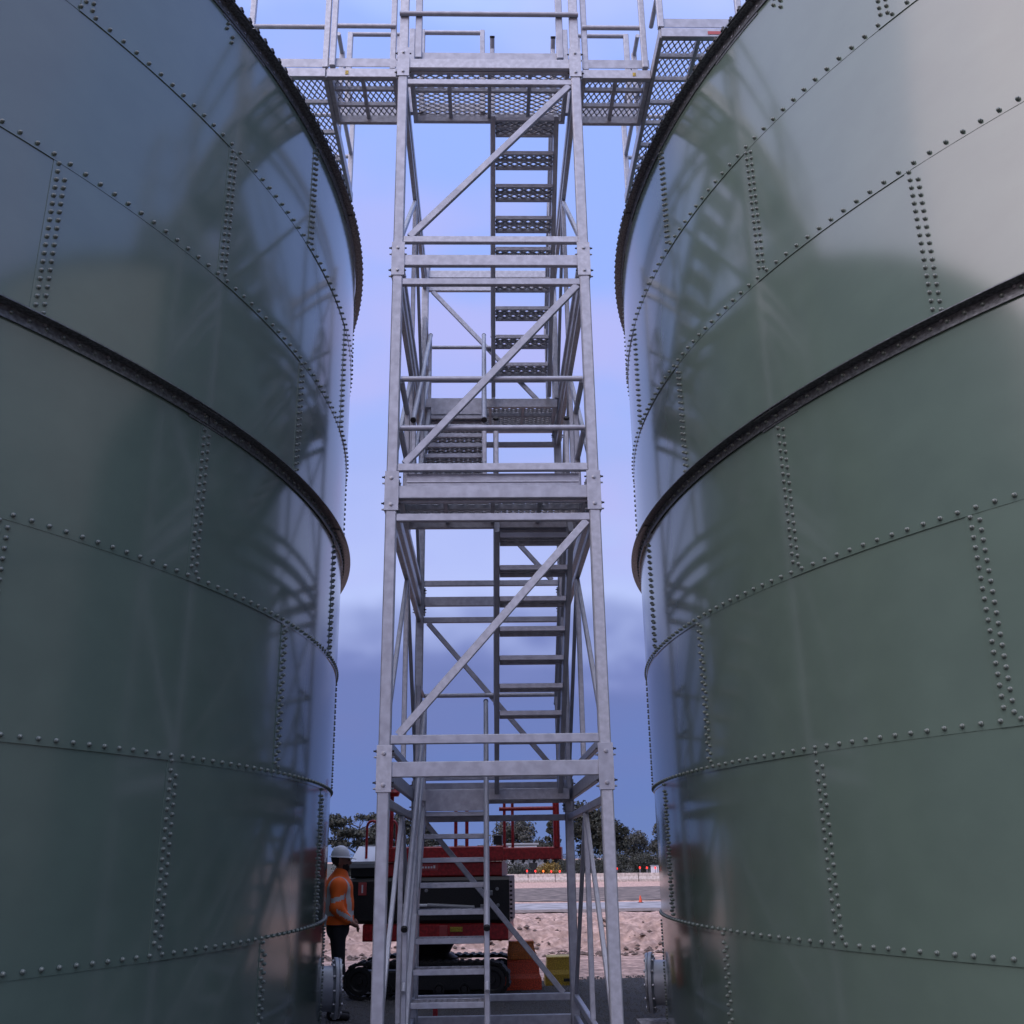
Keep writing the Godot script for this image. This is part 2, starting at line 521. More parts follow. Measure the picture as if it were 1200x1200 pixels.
func build_tank(s: int) -> void:
	var odd := 10.5 if s < 0 else 148.4
	var even := 20.75 if s < 0 else 158.85
	var lab := ""
	if s < 0:
		lab = "glossy dark green bolted steel tank beside the worker in orange"
	else:
		lab = "glossy green bolted steel tank beside the yellow plastic barrier, away from the worker"
	var t := thing("storage_tank", lab, "tank", Vector3(s * 9.503, 0, -2.02), "bolted storage tanks either side of the stair tower")
	var facing := 0.0 if s < 0 else 180.0
	var meshes := []
	for k in 7: meshes.append(panel_mesh(k))
	var tf := []   # bolt cap transforms
	for k in 7:
		var off := odd if k % 2 == 0 else even
		for i in 17:
			var th := off + STEP * i
			var p := part("panel", meshes[k], M["tank%d" % ((i * 7 + k * 3) % 2)], t)
			p.rotation.y = -deg_to_rad(th)
			var dd: float = abs(wrapf(th - facing, -180.0, 180.0))
			if dd > 105.0: continue
			var r := ring_r(k) + 0.005
			# two staggered columns over the vertical lap
			for q in 19:
				var y: float = TL[k] + 0.075 + q * 0.0605
				if y < TL[k + 1] - 0.02: tf.append([r, th + 0.2, y + 0.03])
				if y < TL[k + 1] - 0.04: tf.append([r, th - 0.2, y])
			# one row over the horizontal lap at the ring's lower edge
			if k > 0 and k != 4:
				for q in 25:
					tf.append([r, th + STEP * (q + 0.5) / 25.0, TL[k] + 0.036])
			if k == 4:
				for q in 25:
					tf.append([ring_r(4) + 0.012, th + STEP * (q + 0.5) / 25.0, 4.768])
	# four heavy bolts of a bracket under the rim
	var ba := 22.2 if s < 0 else 155.0
	for o in [[0.22, 0.08], [0.30, 0.02], [-0.26, -0.005], [-0.22, -0.065]]:
		tf.append([ring_r(6) + 0.005, ba + o[0], 8.17 + o[1]])
	var cap := MB.new()
	cap.lathe(Vector3.ZERO, Vector3.UP, [Vector2(0.0148, 0), Vector2(0.0148, 0.003), Vector2(0.0122, 0.005), Vector2(0.0113, 0.013), Vector2(0.008, 0.018), Vector2(0.0, 0.021)], 8)
	multi("bolt_caps", cap, tf, M.cap, t, true)
	# stiffening angle at mid height and the rim angle, in bolted lengths
	var dots := []
	var teeth := []
	for i in 17:
		var th := even + STEP * i
		var g := part("stiffener_angle", angle_ring(ring_r(4) + 0.006, 4.722, 4.806, 0.088, th + 0.03, th + STEP - 0.03), M.girder, t)
		part("splice_angle", angle_ring(ring_r(4) - 0.003, 4.708, 4.797, 0.080, th - 1.5, th + 1.5, 0.009), M.girder, g)
		var rm := part("rim_angle", angle_ring(ring_r(6) + 0.006, 8.30, 8.40, 0.085, th + 0.03, th + STEP - 0.03, 0.009), M.girder, t)
		part("splice_angle", angle_ring(ring_r(6) - 0.002, 8.275, 8.389, 0.075, th - 2.2, th + 2.2, 0.009), M.girder, rm)
		for q in 25:
			teeth.append([ring_r(6) + 0.076, th + STEP * (q + 0.5) / 25.0, 8.40])
			dots.append([ring_r(6) + 0.013, th + STEP * (q + 0.25) / 25.0, 8.335])
			if q % 4 == 0:
				dots.append([ring_r(4) + 0.012, th + STEP * (q + 0.5) / 25.0, 4.79])
	var tooth := MB.new()
	tooth.lathe(Vector3.ZERO, Vector3.UP, [Vector2(0.025, 0), Vector2(0.025, 0.014), Vector2(0.016, 0.016), Vector2(0.015, 0.042), Vector2(0.0, 0.044)], 7)
	multi("rim_bolts", tooth, teeth, M.black_plug, t, false)
	var dot := MB.new()
	dot.lathe(Vector3.ZERO, Vector3.UP, [Vector2(0.011, 0), Vector2(0.011, 0.009), Vector2(0.0, 0.010)], 6)
	multi("angle_bolts", dot, dots, M.bolt_steel, t, true)
	var roof := MB.new()
	roof.lathe(Vector3(0, 8.402, 0), Vector3.UP, [Vector2(TR - 0.02, 0.0), Vector2(0.0, 0.75)], 64)
	part("roof", roof, M.tank0, t)
	# flanged nozzle near the ground, at the side turned to the other tank
	var na := -13.0 if s < 0 else 193.0
	var rad := polar(1.0, na, 0)
	var base := polar(TR - 0.05, na, 0.47)
	var noz := MB.new()
	noz.lathe(base, rad, [Vector2(0.215, 0.0), Vector2(0.215, 0.165), Vector2(0.25, 0.185)], 28)
	var nz := part("nozzle", noz, M.white_flange, t)
	var fl := MB.new()
	var fo := base + rad * 0.185
	fl.lathe(fo, rad, [Vector2(0.0, 0.0), Vector2(0.286, 0.0), Vector2(0.292, 0.006), Vector2(0.292, 0.034), Vector2(0.286, 0.04), Vector2(0.0, 0.04)], 32)
	part("flange", fl, M.white_flange, nz)
	var cover := MB.new()
	cover.lathe(fo + rad * 0.043, rad, [Vector2(0.0, 0.0), Vector2(0.28, 0.0), Vector2(0.284, 0.004), Vector2(0.284, 0.022), Vector2(0.0, 0.022)], 32)
	part("blind_cover", cover, M.galv, nz)
	var up := Vector3.UP
	var side := rad.cross(up)
	for i in 12:
		var bb := MB.new()
		var a := TAU * i / 12.0
		bb.lathe(fo + (up * cos(a) + side * sin(a)) * 0.255 - rad * 0.02, rad, [Vector2(0.0, 0.0), Vector2(0.017, 0.0), Vector2(0.017, 0.10), Vector2(0.0, 0.10)], 6)
		part("flange_bolt", bb, M.bolt_steel, nz)
	# concrete plinth under the nozzle
	var pl := MB.new()
	var pc := t.position + polar(TR + 0.06, na, 0.0)
	pl.box(pc + Vector3(-0.24, 0.0, -0.3), pc + Vector3(0.24, 0.10, 0.3), 0.02)
	solo("concrete_block", pl, M.concrete, "low pale concrete block under the nozzle of the tank " + ("beside the worker" if s < 0 else "away from the worker"), "concrete block")

func multi(called: String, mb: MB, list: Array, m: Material, parent: Node3D, radial: bool) -> void:
	var mm := MultiMesh.new()
	mm.transform_format = MultiMesh.TRANSFORM_3D
	mm.mesh = mb.mesh()
	mm.instance_count = list.size()
	for i in list.size():
		var a := deg_to_rad(list[i][1])
		var o := Vector3(cos(a), 0, sin(a))
		var bs := Basis(Vector3(-sin(a), 0, cos(a)), o, Vector3(0, 1, 0)) if radial else Basis(Vector3(0, 1, 0), -a)
		mm.set_instance_transform(i, Transform3D(bs, o * list[i][0] + Vector3(0, list[i][2], 0)))
	var mi := MultiMeshInstance3D.new()
	mi.name = called; mi.multimesh = mm; mi.material_override = m
	mi.set_meta("kind", "stuff")
	parent.add_child(mi, true)

# ---------------------------------------------------------------- stair tower
const SPL := [0.01, 2.173, 4.337, 6.501, 8.665]
const LV := [0.206, 2.37, 4.53, 6.70, 8.87]
const HW := 0.8586
const DEP := 3.648

func alu(i: int) -> Material: return M["alu%d" % (posmod(i * 5 + i / 3, 3))]

func one_bar(parent: Node3D, called: String, a: Vector3, b: Vector3, w: float, h: float, i := 0, bev := 0.005, up := Vector3.UP) -> MeshInstance3D:
	var m := MB.new()
	m.bar(a, b, w, h, bev, up)
	return part(called, m, alu(i), parent)

func one_tube(parent: Node3D, called: String, pts: Array, r: float, i := 0) -> MeshInstance3D:
	var m := MB.new()
	m.tube(pts, r, 10)
	return part(called, m, alu(i), parent)

func deck(parent: Node3D, x0: float, x1: float, z0: float, z1: float, y: float, ribs_x: Array, ribs_z: Array, along_x: bool, half := 0.05, p := 0.027) -> Node3D:
	# frame of channels, ribs and an expanded-metal floor; top of floor at y
	var n := Node3D.new()
	n.name = "landing"
	parent.add_child(n, true)
	var d := 0.11
	var yc := y - d / 2
	one_bar(n, "edge_channel", Vector3(x0, yc, z1 - 0.02), Vector3(x1, yc, z1 - 0.02), 0.04, d, 1)
	one_bar(n, "edge_channel", Vector3(x0, yc, z0 + 0.02), Vector3(x1, yc, z0 + 0.02), 0.04, d, 1)
	one_bar(n, "edge_channel", Vector3(x0 + 0.02, yc, z0 + 0.042), Vector3(x0 + 0.02, yc, z1 - 0.042), 0.04, d, 1)
	one_bar(n, "edge_channel", Vector3(x1 - 0.02, yc, z0 + 0.042), Vector3(x1 - 0.02, yc, z1 - 0.042), 0.04, d, 1)
	for x in ribs_x:
		one_bar(n, "rib", Vector3(x, y - 0.045, z0 + 0.042), Vector3(x, y - 0.045, z1 - 0.042), 0.035, 0.055, 1)
	for z in ribs_z:
		one_bar(n, "rib", Vector3(x0 + 0.042, y - 0.049, z), Vector3(x1 - 0.042, y - 0.049, z), 0.03, 0.05, 1)
	var e := MB.new()
	e.expanded(x0 + 0.04, x1 - 0.04, z0 + 0.04, z1 - 0.04, y - 0.011, half, p, along_x, 0.0085, 0.012)
	var em := part("expanded_mesh", e, M.mesh, n)
	em.set_meta("kind", "stuff")
	return n

var tread_mesh: ArrayMesh
var tread_frame: ArrayMesh
func make_tread() -> void:
	# 0.58 wide, 0.25 deep, origin at the middle of the nosing, depth towards -Z
	var f := MB.new()
	f.bar(Vector3(-0.29, -0.022, -0.012), Vector3(0.29, -0.022, -0.012), 0.024, 0.044, 0.003)
	f.bar(Vector3(-0.29, -0.022, -0.238), Vector3(0.29, -0.022, -0.238), 0.024, 0.044, 0.003)
	f.bar(Vector3(-0.29, -0.018, -0.125), Vector3(0.29, -0.018, -0.125), 0.012, 0.030, 0.0)
	tread_frame = f.mesh()
	var e := MB.new()
	e.expanded(-0.29, 0.29, -0.226, -0.024, -0.008, 0.0483, 0.0337, true, 0.011, 0.016)
	tread_mesh = e.mesh()

func flight(tower: Node3D, level: int, right: bool, mi: int) -> void:
	# ten risers from LV[level - 1] up to LV[level]
	var n := Node3D.new()
	n.name = "stair_flight"
	tower.add_child(n, true)
	var top: float = LV[level]
	var cx := 0.352 if right else -0.385
	var rise := 0.2164
	var run := 0.235
	var last := 10 if level == 1 else 9
	for k in range(1, last + 1):
		var y := top - rise * k
		var z := (-0.78 - run * (k - 1)) if right else (-2.85 + run * (k - 1))
		var tr := part("tread", tread_frame, alu(k + level), n)
		tr.position = Vector3(cx, y, z)
		if right: tr.rotation.y = PI
		var g := MeshInstance3D.new()
		g.name = "grating"; g.mesh = tread_mesh; g.material_override = M.mesh
		g.set_meta("kind", "stuff")
		tr.add_child(g)
	# stringers and rails follow the nosing line
	var sl := rise / run
	var zt := -0.78 if right else -2.85
	var dz := -1.0 if right else 1.0     # direction of going down
	var dirv := Vector3(0, -sl, dz).normalized()
	var nrm := Vector3(0, 1, dz * sl).normalized()
	for sx in [-1.0, 1.0]:
		var x: float = cx + sx * 0.316
		var a := Vector3(x, top - rise - 0.02, zt) - nrm * 0.06 - dirv * 0.20
		var b := a + dirv * ((last - 1) * sqrt(rise * rise + run * run) + 0.42)
		if level == 1: b = a + dirv * (a.y - 0.06) / -dirv.y
		one_bar(n, "stringer", a, b, 0.045, 0.17, 1 + mi, 0.006, nrm)
		var off := 0.97
		var ra := Vector3(x, top - rise + off, zt) - Vector3(0, -sl, dz) * 0.14
		var rb := Vector3(x, top - rise * 10 + off, zt + dz * run * 9) + Vector3(0, -sl, dz) * (0.10 if level > 1 else -0.04)
		var hr := one_tube(n, "handrail", [ra, rb], 0.024, mi)
		for e in [[ra, -dirv], [rb, dirv]]:
			var pg := MB.new()
			pg.lathe(e[0] + e[1] * 0.001, e[1], [Vector2(0.0, 0.0), Vector2(0.026, 0.0), Vector2(0.026, 0.022), Vector2(0.0, 0.024)], 10)
			part("end_plug", pg, M.black_plug, hr)
		one_tube(n, "mid_rail", [ra - Vector3(0, 0.45, 0), rb - Vector3(0, 0.45, 0)], 0.019, mi + 1)
		for f in [0.03, 0.5, 0.97]:
			var q := ra.lerp(rb, f)
			one_bar(n, "rail_post", q - Vector3(0, 0.99, 0), q - Vector3(0, 0.022, 0), 0.042, 0.042, mi + int(f * 3), 0.006)
	# closing plate under the landing edge at the head of the flight
	var pz := zt + (0.014 if not right else -0.014)
	var ph := MB.new()
	ph.box(Vector3(cx - 0.29, top - rise + 0.004, pz - 0.004), Vector3(cx + 0.29, top - 0.012, pz + 0.004), 0.001)
	part("riser_plate", ph, alu(2 + mi), n)

func splice(tower: Node3D, x: float, z: float, y: float, i: int) -> void:
	var sx := signf(x)
	var front := z > -1.0
	var o := 0.006 if front else -0.006
	var zf := 0.0 if front else -DEP
	var p := MB.new()
	p.box(Vector3(sx * (HW - 0.102), y - 0.005, zf - 0.002 * signf(o)), Vector3(sx * (HW + 0.010), y + 0.33, zf + o * 1.4), 0.002)
	p.box(Vector3(sx * HW + sx * 0.002, y - 0.005, zf - signf(o) * 0.001), Vector3(sx * (HW + 0.010), y + 0.33, zf - signf(o) * 0.10), 0.002)
	var pl := part("splice_plate", p, alu(i), tower)
	for h in [0.045, 0.27]:
		var b := MB.new()
		b.lathe(Vector3(sx * (HW - 0.044), y + h, zf + o * 1.3), Vector3(0, 0, signf(o)), [Vector2(0.017, 0.0), Vector2(0.017, 0.004), Vector2(0.012, 0.005), Vector2(0.012, 0.014), Vector2(0.0, 0.015)], 8)
		part("bolt", b, M.bolt_steel, pl)
		for k in 2:
			for out in [1.0, -1.0]:
				var c := MB.new()
				var bx: float = sx * (HW + 0.009) if out > 0 else sx * (HW - 0.088)
				c.lathe(Vector3(bx, y + h + 0.02 - 0.04 * k, zf - signf(o) * (0.03 + 0.035 * k)), Vector3(sx * out, 0, 0), [Vector2(0.012, 0.0), Vector2(0.012, 0.012), Vector2(0.007, 0.013), Vector2(0.007, 0.028), Vector2(0.0, 0.028)], 6)
				part("bolt", c, M.black_plug if k == 0 else M.bolt_steel, pl)

func guard(tower: Node3D, a: Vector3, b: Vector3, hts: Array, posts: Array, kick: bool, post_h := 1.0, i := 0) -> void:
	# rails between a and b at the given heights above them; posts at fractions
	var n := Node3D.new()
	n.name = "guard_rail"
	tower.add_child(n, true)
	for h in hts:
		one_tube(n, "rail", [a + Vector3(0, h, 0), b + Vector3(0, h, 0)], 0.024, i)
	for f in posts:
		var q := a.lerp(b, f)
		one_bar(n, "post", q, q + Vector3(0, post_h, 0), 0.05, 0.05, i + 1, 0.006)
	if kick:
		one_bar(n, "kick_plate", a + Vector3(0, 0.06, 0), b + Vector3(0, 0.06, 0), 0.008, 0.10, i + 2, 0.002)

func build_tower() -> void:
	make_tread()
	var t := thing("stair_tower", "tall silver aluminium stair tower with zigzag flights between two green tanks", "stair tower")
	var lx := HW - 0.044
	for k in 4:
		for sx in [-1.0, 1.0]:
			for z in [-0.044, -DEP + 0.044]:
				one_bar(t, "leg", Vector3(sx * lx, SPL[k] + (0.0 if k > 0 else -0.0), z), Vector3(sx * lx, SPL[k + 1] - 0.003 + (0.30 if k == 3 else 0.0), z), 0.088, 0.088, k * 4 + int(sx) + int(z * 2.0), 0.008, Vector3(0, 0, 1))
	for sx in [-1.0, 1.0]:
		for z in [-0.044, -DEP + 0.044]:
			var fp := MB.new()
			fp.box(Vector3(sx * lx - 0.1, 0.0, z - 0.1), Vector3(sx * lx + 0.1, 0.015, z + 0.1), 0.003)
			part("foot_plate", fp, M.galv, t)
	for k in 5:
		var s: float = SPL[k]
		var hs := [[s - 0.06, 0.064], [s + 0.155, 0.11], [s + 0.37, 0.066]]
		if k > 0:
			for sx in [-1.0, 1.0]:
				splice(t, sx * lx, 0.0, s, k + int(sx) + 1)
				splice(t, sx * lx, -DEP, s, k + int(sx))
		for j in 3:
			if (k == 0 and j == 0) or (k == 4 and j == 2): continue
			var y: float = hs[j][0]; var h: float = hs[j][1]
			var xe := lx - 0.046
			if not (k == 0 or (k == 1 and j == 0)):
				one_bar(t, "front_beam", Vector3(-xe, y, -0.03), Vector3(xe, y, -0.03), 0.046, h, k + j, 0.006)
			one_bar(t, "rear_beam", Vector3(-xe, y, -DEP + 0.03), Vector3(xe, y, -DEP + 0.03), 0.046, h, k + j + 1, 0.006)
			for sx in [-1.0, 1.0]:
				one_bar(t, "side_beam", Vector3(sx * (lx + 0.006), y, -0.09), Vector3(sx * (lx + 0.006), y, -DEP + 0.09), 0.046, h, k + j + 2, 0.006)
	for k in 4:
		var yb: float = SPL[k] + 0.405
		var yt: float = SPL[k + 1] - 0.094
		if k > 0:
			one_bar(t, "front_brace", Vector3(0.745, yt, -0.03), Vector3(-0.715, yb, -0.03), 0.04, 0.062, k, 0.005, Vector3(0, 1, 0))
		one_bar(t, "rear_brace", Vector3(-0.72, yt, -DEP + 0.03), Vector3(0.70, yb, -DEP + 0.03), 0.036, 0.055, k + 1, 0.005, Vector3(0, 1, 0))
		for sx in [-1.0, 1.0]:
			var x: float = sx * (lx + 0.008)
			one_bar(t, "side_post", Vector3(x, yb, -1.82), Vector3(x, yt, -1.82), 0.045, 0.045, k, 0.005, Vector3(0, 0, 1))
			one_bar(t, "side_brace", Vector3(x, yt, -1.78), Vector3(x, yb, -0.13), 0.036, 0.05, k + 1, 0.005)
			one_bar(t, "side_brace", Vector3(x, yt, -1.86), Vector3(x, yb, -DEP + 0.13), 0.036, 0.05, k + 2, 0.005)
	# landings: rear at odd levels, front at even levels
	for l in [1, 3]:
		deck(t, -0.765, 0.765, -DEP + 0.06, -2.87, LV[l], [-0.38, 0.0, 0.38], [-3.22], true)
		guard(t, Vector3(-0.76, LV[l], -DEP + 0.075), Vector3(0.76, LV[l], -DEP + 0.075), [0.58, 1.045], [], true, 1.0, l)
		for sx in [-1.0, 1.0]:
			guard(t, Vector3(sx * 0.765, LV[l], -DEP + 0.10), Vector3(sx * 0.765, LV[l], -2.86), [0.58, 1.045], [0.97], true, 1.045, l + 1)
	for l in [2, 4]:
		deck(t, -0.765, 0.765, -0.76, -0.058, LV[l], [-0.39, 0.0, 0.39], [-0.36], true)
	guard(t, Vector3(-0.765, LV[2], -0.07), Vector3(0.765, LV[2], -0.07), [0.548, 1.0], [], false, 1.0, 2)
	one_bar(t, "kick_plate", Vector3(-0.70, 4.61, -0.075), Vector3(0.70, 4.61, -0.075), 0.012, 0.125, 2, 0.003)
	one_bar(t, "kick_lip", Vector3(-0.70, 4.60, -0.064), Vector3(0.70, 4.60, -0.064), 0.008, 0.014, 1, 0.002)
	for sx in [-1.0, 1.0]:
		guard(t, Vector3(sx * 0.765, LV[2], -0.11), Vector3(sx * 0.765, LV[2], -0.78), [0.548, 1.0], [0.97], true, 1.0, 2)
		guard(t, Vector3(sx * 0.69, LV[4] + 0.0, -0.72), Vector3(sx * (0.69 if sx > 0 else 0.04), LV[4], -0.72 if sx < 0 else -0.70), [0.55, 1.03] if sx < 0 else [], [0.0, 0.96] if sx < 0 else [], sx < 0, 1.05, 1)
	# guard of the top platform
	guard(t, Vector3(-0.86, LV[4], 0.012), Vector3(0.86, LV[4], 0.012), [0.53, 1.06], [], false, 1.0, 2)
	for sx in [-1.0, 1.0]:
		one_bar(t, "post", Vector3(sx * 0.675, LV[4] + 0.03, -0.035), Vector3(sx * 0.675, LV[4] + 1.08, -0.035), 0.065, 0.05, 2, 0.006, Vector3(0, 0, 1))
		one_bar(t, "post", Vector3(sx * 0.815, 8.97, -0.035), Vector3(sx * 0.815, LV[4] + 1.10, -0.035), 0.085, 0.05, 1, 0.006, Vector3(0, 0, 1))
		one_bar(t, "post", Vector3(sx * 0.80, LV[4], -0.74), Vector3(sx * 0.80, LV[4] + 1.08, -0.74), 0.06, 0.05, 0, 0.006, Vector3(0, 0, 1))
	one_bar(t, "kick_plate", Vector3(-0.66, 8.945, -0.055), Vector3(0.66, 8.945, -0.055), 0.01, 0.09, 2, 0.003)
	flight(t, 1, false, 0)
	flight(t, 2, true, 1)
	flight(t, 3, false, 2)
	flight(t, 4, true, 3)

# ---------------------------------------------------------------- walkways on the tank rims
func wp(s: int, x: float, y: float, z: float) -> Vector3:
	return Vector3(s * (x - 0.88), y - 8.68, z)

func build_walkway(s: int) -> void:
	var lab := "silver mesh walkway bridging from the stair tower to the tank beside the worker" if s < 0 else "silver mesh walkway with red sticker bridging to the tank away from the worker"
	var t := thing("access_walkway", lab, "walkway", Vector3(s * 0.88, 8.68, 0), "mesh walkways at the top of the stair tower")
	var y := 8.80
	# bridge
	var xa: float = min(s * 0.0, s * 0.65); var xb: float = max(s * 0.0, s * 0.65)
	deck(t, xa, xb, -0.70, -0.06, y - 8.68, [s * 0.33], [-0.27, -0.48], false)
	# walkway over the rim
	var zf := -0.06 if s < 0 else 0.45
	var x0: float = min(s * 0.655, s * 1.42); var x1: float = max(s * 0.655, s * 1.42)
	deck(t, x0, x1, -1.95, zf, y - 8.68, [s * 1.03], [-0.45, -0.88, -1.3, -1.65] if s < 0 else [0.17, -0.12, -0.43, -0.72, -1.05, -1.4, -1.7], false)
	one_bar(t, "fascia_beam", wp(s, 0.885, 8.726, -0.045), wp(s, 1.53, 8.726, -0.045), 0.03, 0.10, 1, 0.004)
	one_bar(t, "kick_plate", wp(s, 0.885, 8.865, -0.055), wp(s, 1.53, 8.865, -0.055), 0.008, 0.10, 2, 0.002)
	one_bar(t, "kick_plate", wp(s, 0.885, 8.865, -0.705), wp(s, 1.50, 8.865, -0.705), 0.008, 0.10, 2, 0.002)
	one_bar(t, "fascia_beam", wp(s, 1.55, 8.726, zf + 0.017), wp(s, 2.30, 8.726, zf + 0.017), 0.03, 0.10, 0, 0.004)
	one_bar(t, "kick_plate", wp(s, 1.58, 8.865, zf - 0.005), wp(s, 2.30, 8.865, zf - 0.005), 0.008, 0.10, 2, 0.002)
	for px in [[1.485, -0.035, 1.13], [1.555, zf - 0.0, 1.13], [0.92, -0.075, 1.13], [1.44, -0.70, 1.06], [0.93, -0.72, 1.06], [2.28, zf, 1.13], [1.57, -1.0, 1.1], [1.57, -1.9, 1.1]]:
		one_bar(t, "post", wp(s, px[0], 8.80, px[1]), wp(s, px[0], 8.80 + px[2], px[1]), 0.055, 0.05, int(px[0] * 10), 0.006, Vector3(0, 0, 1))
	for h in [9.30, 9.88]:
		one_tube(t, "rail", [wp(s, 0.90, h, -0.045), wp(s, 1.50, h, -0.045)], 0.023, 1)
		one_tube(t, "rail", [wp(s, 1.57, h, zf), wp(s, 2.30, h, zf)], 0.023, 2)
		one_tube(t, "rail", [wp(s, 0.93, h - 0.03, -0.70), wp(s, 1.44, h - 0.03, -0.70)], 0.023, 0)
		one_tube(t, "rail", [wp(s, 1.57, h, -0.72), wp(s, 1.57, h, -1.93)], 0.023, 1)
		one_tube(t, "rail", [wp(s, 1.57, h, -1.93), wp(s, 2.28, h, -1.93)], 0.023, 1)
		if s > 0:
			one_tube(t, "rail", [wp(s, 1.57, h, -0.03), wp(s, 1.57, h, zf)], 0.023, 1)
	one_bar(t, "kick_plate", wp(s, 1.56, 8.865, -0.75), wp(s, 1.56, 8.865, -1.94), 0.008, 0.10, 2, 0.002)
	# stub legs that stand on the tank's roof
	for z in [zf - 0.2, -1.75]:
		one_bar(t, "stub_leg", wp(s, 2.2, 8.44, z), wp(s, 2.2, 8.69, z), 0.05, 0.05, 1, 0.005, Vector3(0, 0, 1))
	var st := MB.new()
	if s < 0:
		st.box(wp(s, 1.36, 8.70, -0.029), wp(s, 1.33, 8.745, -0.026), 0.0)
	else:
		st.box(wp(s, 1.36, 8.70, -0.029), wp(s, 1.39, 8.74, -0.026), 0.0)
	var sk := part("sticker", st, M.yellow, t)
	sk.set_meta("label", "small yellow tag on the beam")
	if s > 0:
		var rs := MB.new()
		rs.box(wp(s, 1.97, 8.70, zf + 0.033), wp(s, 2.13, 8.735, zf + 0.036), 0.0)
		var rk := part("sticker", rs, M.red_bright, t)
		rk.set_meta("label", "red sticker on the beam")

# ---------------------------------------------------------------- tracked lift
func bx(parent: Node3D, called: String, m: Material, x0: float, x1: float, y0: float, y1: float, z0: float, z1: float, bev := 0.012) -> MeshInstance3D:
	var b := MB.new()
	b.box(Vector3(x0, y0, z0), Vector3(x1, y1, z1), bev)
	return part(called, b, m, parent)

func tb(parent: Node3D, called: String, m: Material, pts: Array, r: float) -> MeshInstance3D:
	var b := MB.new()
	b.tube(pts, r, 8)
	return part(called, b, m, parent)

func track(parent: Node3D, xc: float, z0: float, z1: float) -> void:
	var n := Node3D.new()
	n.name = "track"
	parent.add_child(n, true)
	var r := 0.215
	var hl := 0.86
	var path := []
	for i in 13:
		var a := -PI / 2 + PI * i / 12.0
		path.append([Vector3(xc + hl + cos(a) * r, 0.225 + sin(a) * r, 0), Vector3(cos(a), sin(a), 0)])
	for i in 13:
		var a := PI / 2 + PI * i / 12.0
		path.append([Vector3(xc - hl + cos(a) * r, 0.225 + sin(a) * r, 0), Vector3(cos(a), sin(a), 0)])
	var b := MB.new()
	var k := path.size()
	for i in k:
		var A = path[i]; var B = path[(i + 1) % k]
		var a: Vector3 = A[0]; var c: Vector3 = B[0]
		var ai: Vector3 = a - A[1] * 0.035; var ci: Vector3 = c - B[1] * 0.035
		var f := Vector3(0, 0, z0); var g := Vector3(0, 0, z1)
		b.quad(a + g, c + g, c + f, a + f)
		b.quad(ai + g, ci + g, c + g, a + g)
		b.quad(a + f, c + f, ci + f, ai + f)
	part("belt", b, M.rubber, n)
	# lugs, evenly along the loop
	var pts := []
	for i in k:
		var A: Vector3 = path[i][0]; var B: Vector3 = path[(i + 1) % k][0]
		var steps: int = max(1, int(A.distance_to(B) / 0.02))
		for j in steps:
			pts.append([A.lerp(B, float(j) / steps), (path[i][1] as Vector3).lerp(path[(i + 1) % k][1], float(j) / steps).normalized()])
	var i2 := 0
	while i2 < pts.size():
		var p: Vector3 = pts[i2][0]; var nn: Vector3 = pts[i2][1]
		var lg := MB.new()
		lg.bar(p + Vector3(0, 0, z0 - 0.004) - nn * 0.003, p + Vector3(0, 0, z1 + 0.004) - nn * 0.003, 0.05, 0.035, 0.006, nn)
		part("lug", lg, M.rubber, n)
		i2 += 5
	bx(n, "track_frame", M.black, xc - hl, xc + hl, 0.10, 0.34, z0 + 0.03, z1 - 0.012, 0.02)
	for x in [-hl, -0.5, -0.17, 0.17, 0.5, hl]:
		var w := MB.new()
		var wr := 0.17 if abs(x) > 0.8 else 0.075
		w.lathe(Vector3(xc + x, 0.225 if abs(x) > 0.8 else 0.125, z1 - 0.05), Vector3(0, 0, 1), [Vector2(wr, 0.0), Vector2(wr, 0.055), Vector2(wr * 0.7, 0.055), Vector2(wr * 0.6, 0.035), Vector2(0.05, 0.035), Vector2(0.04, 0.06), Vector2(0, 0.06)], 18)
		part("wheel", w, M.black, n)

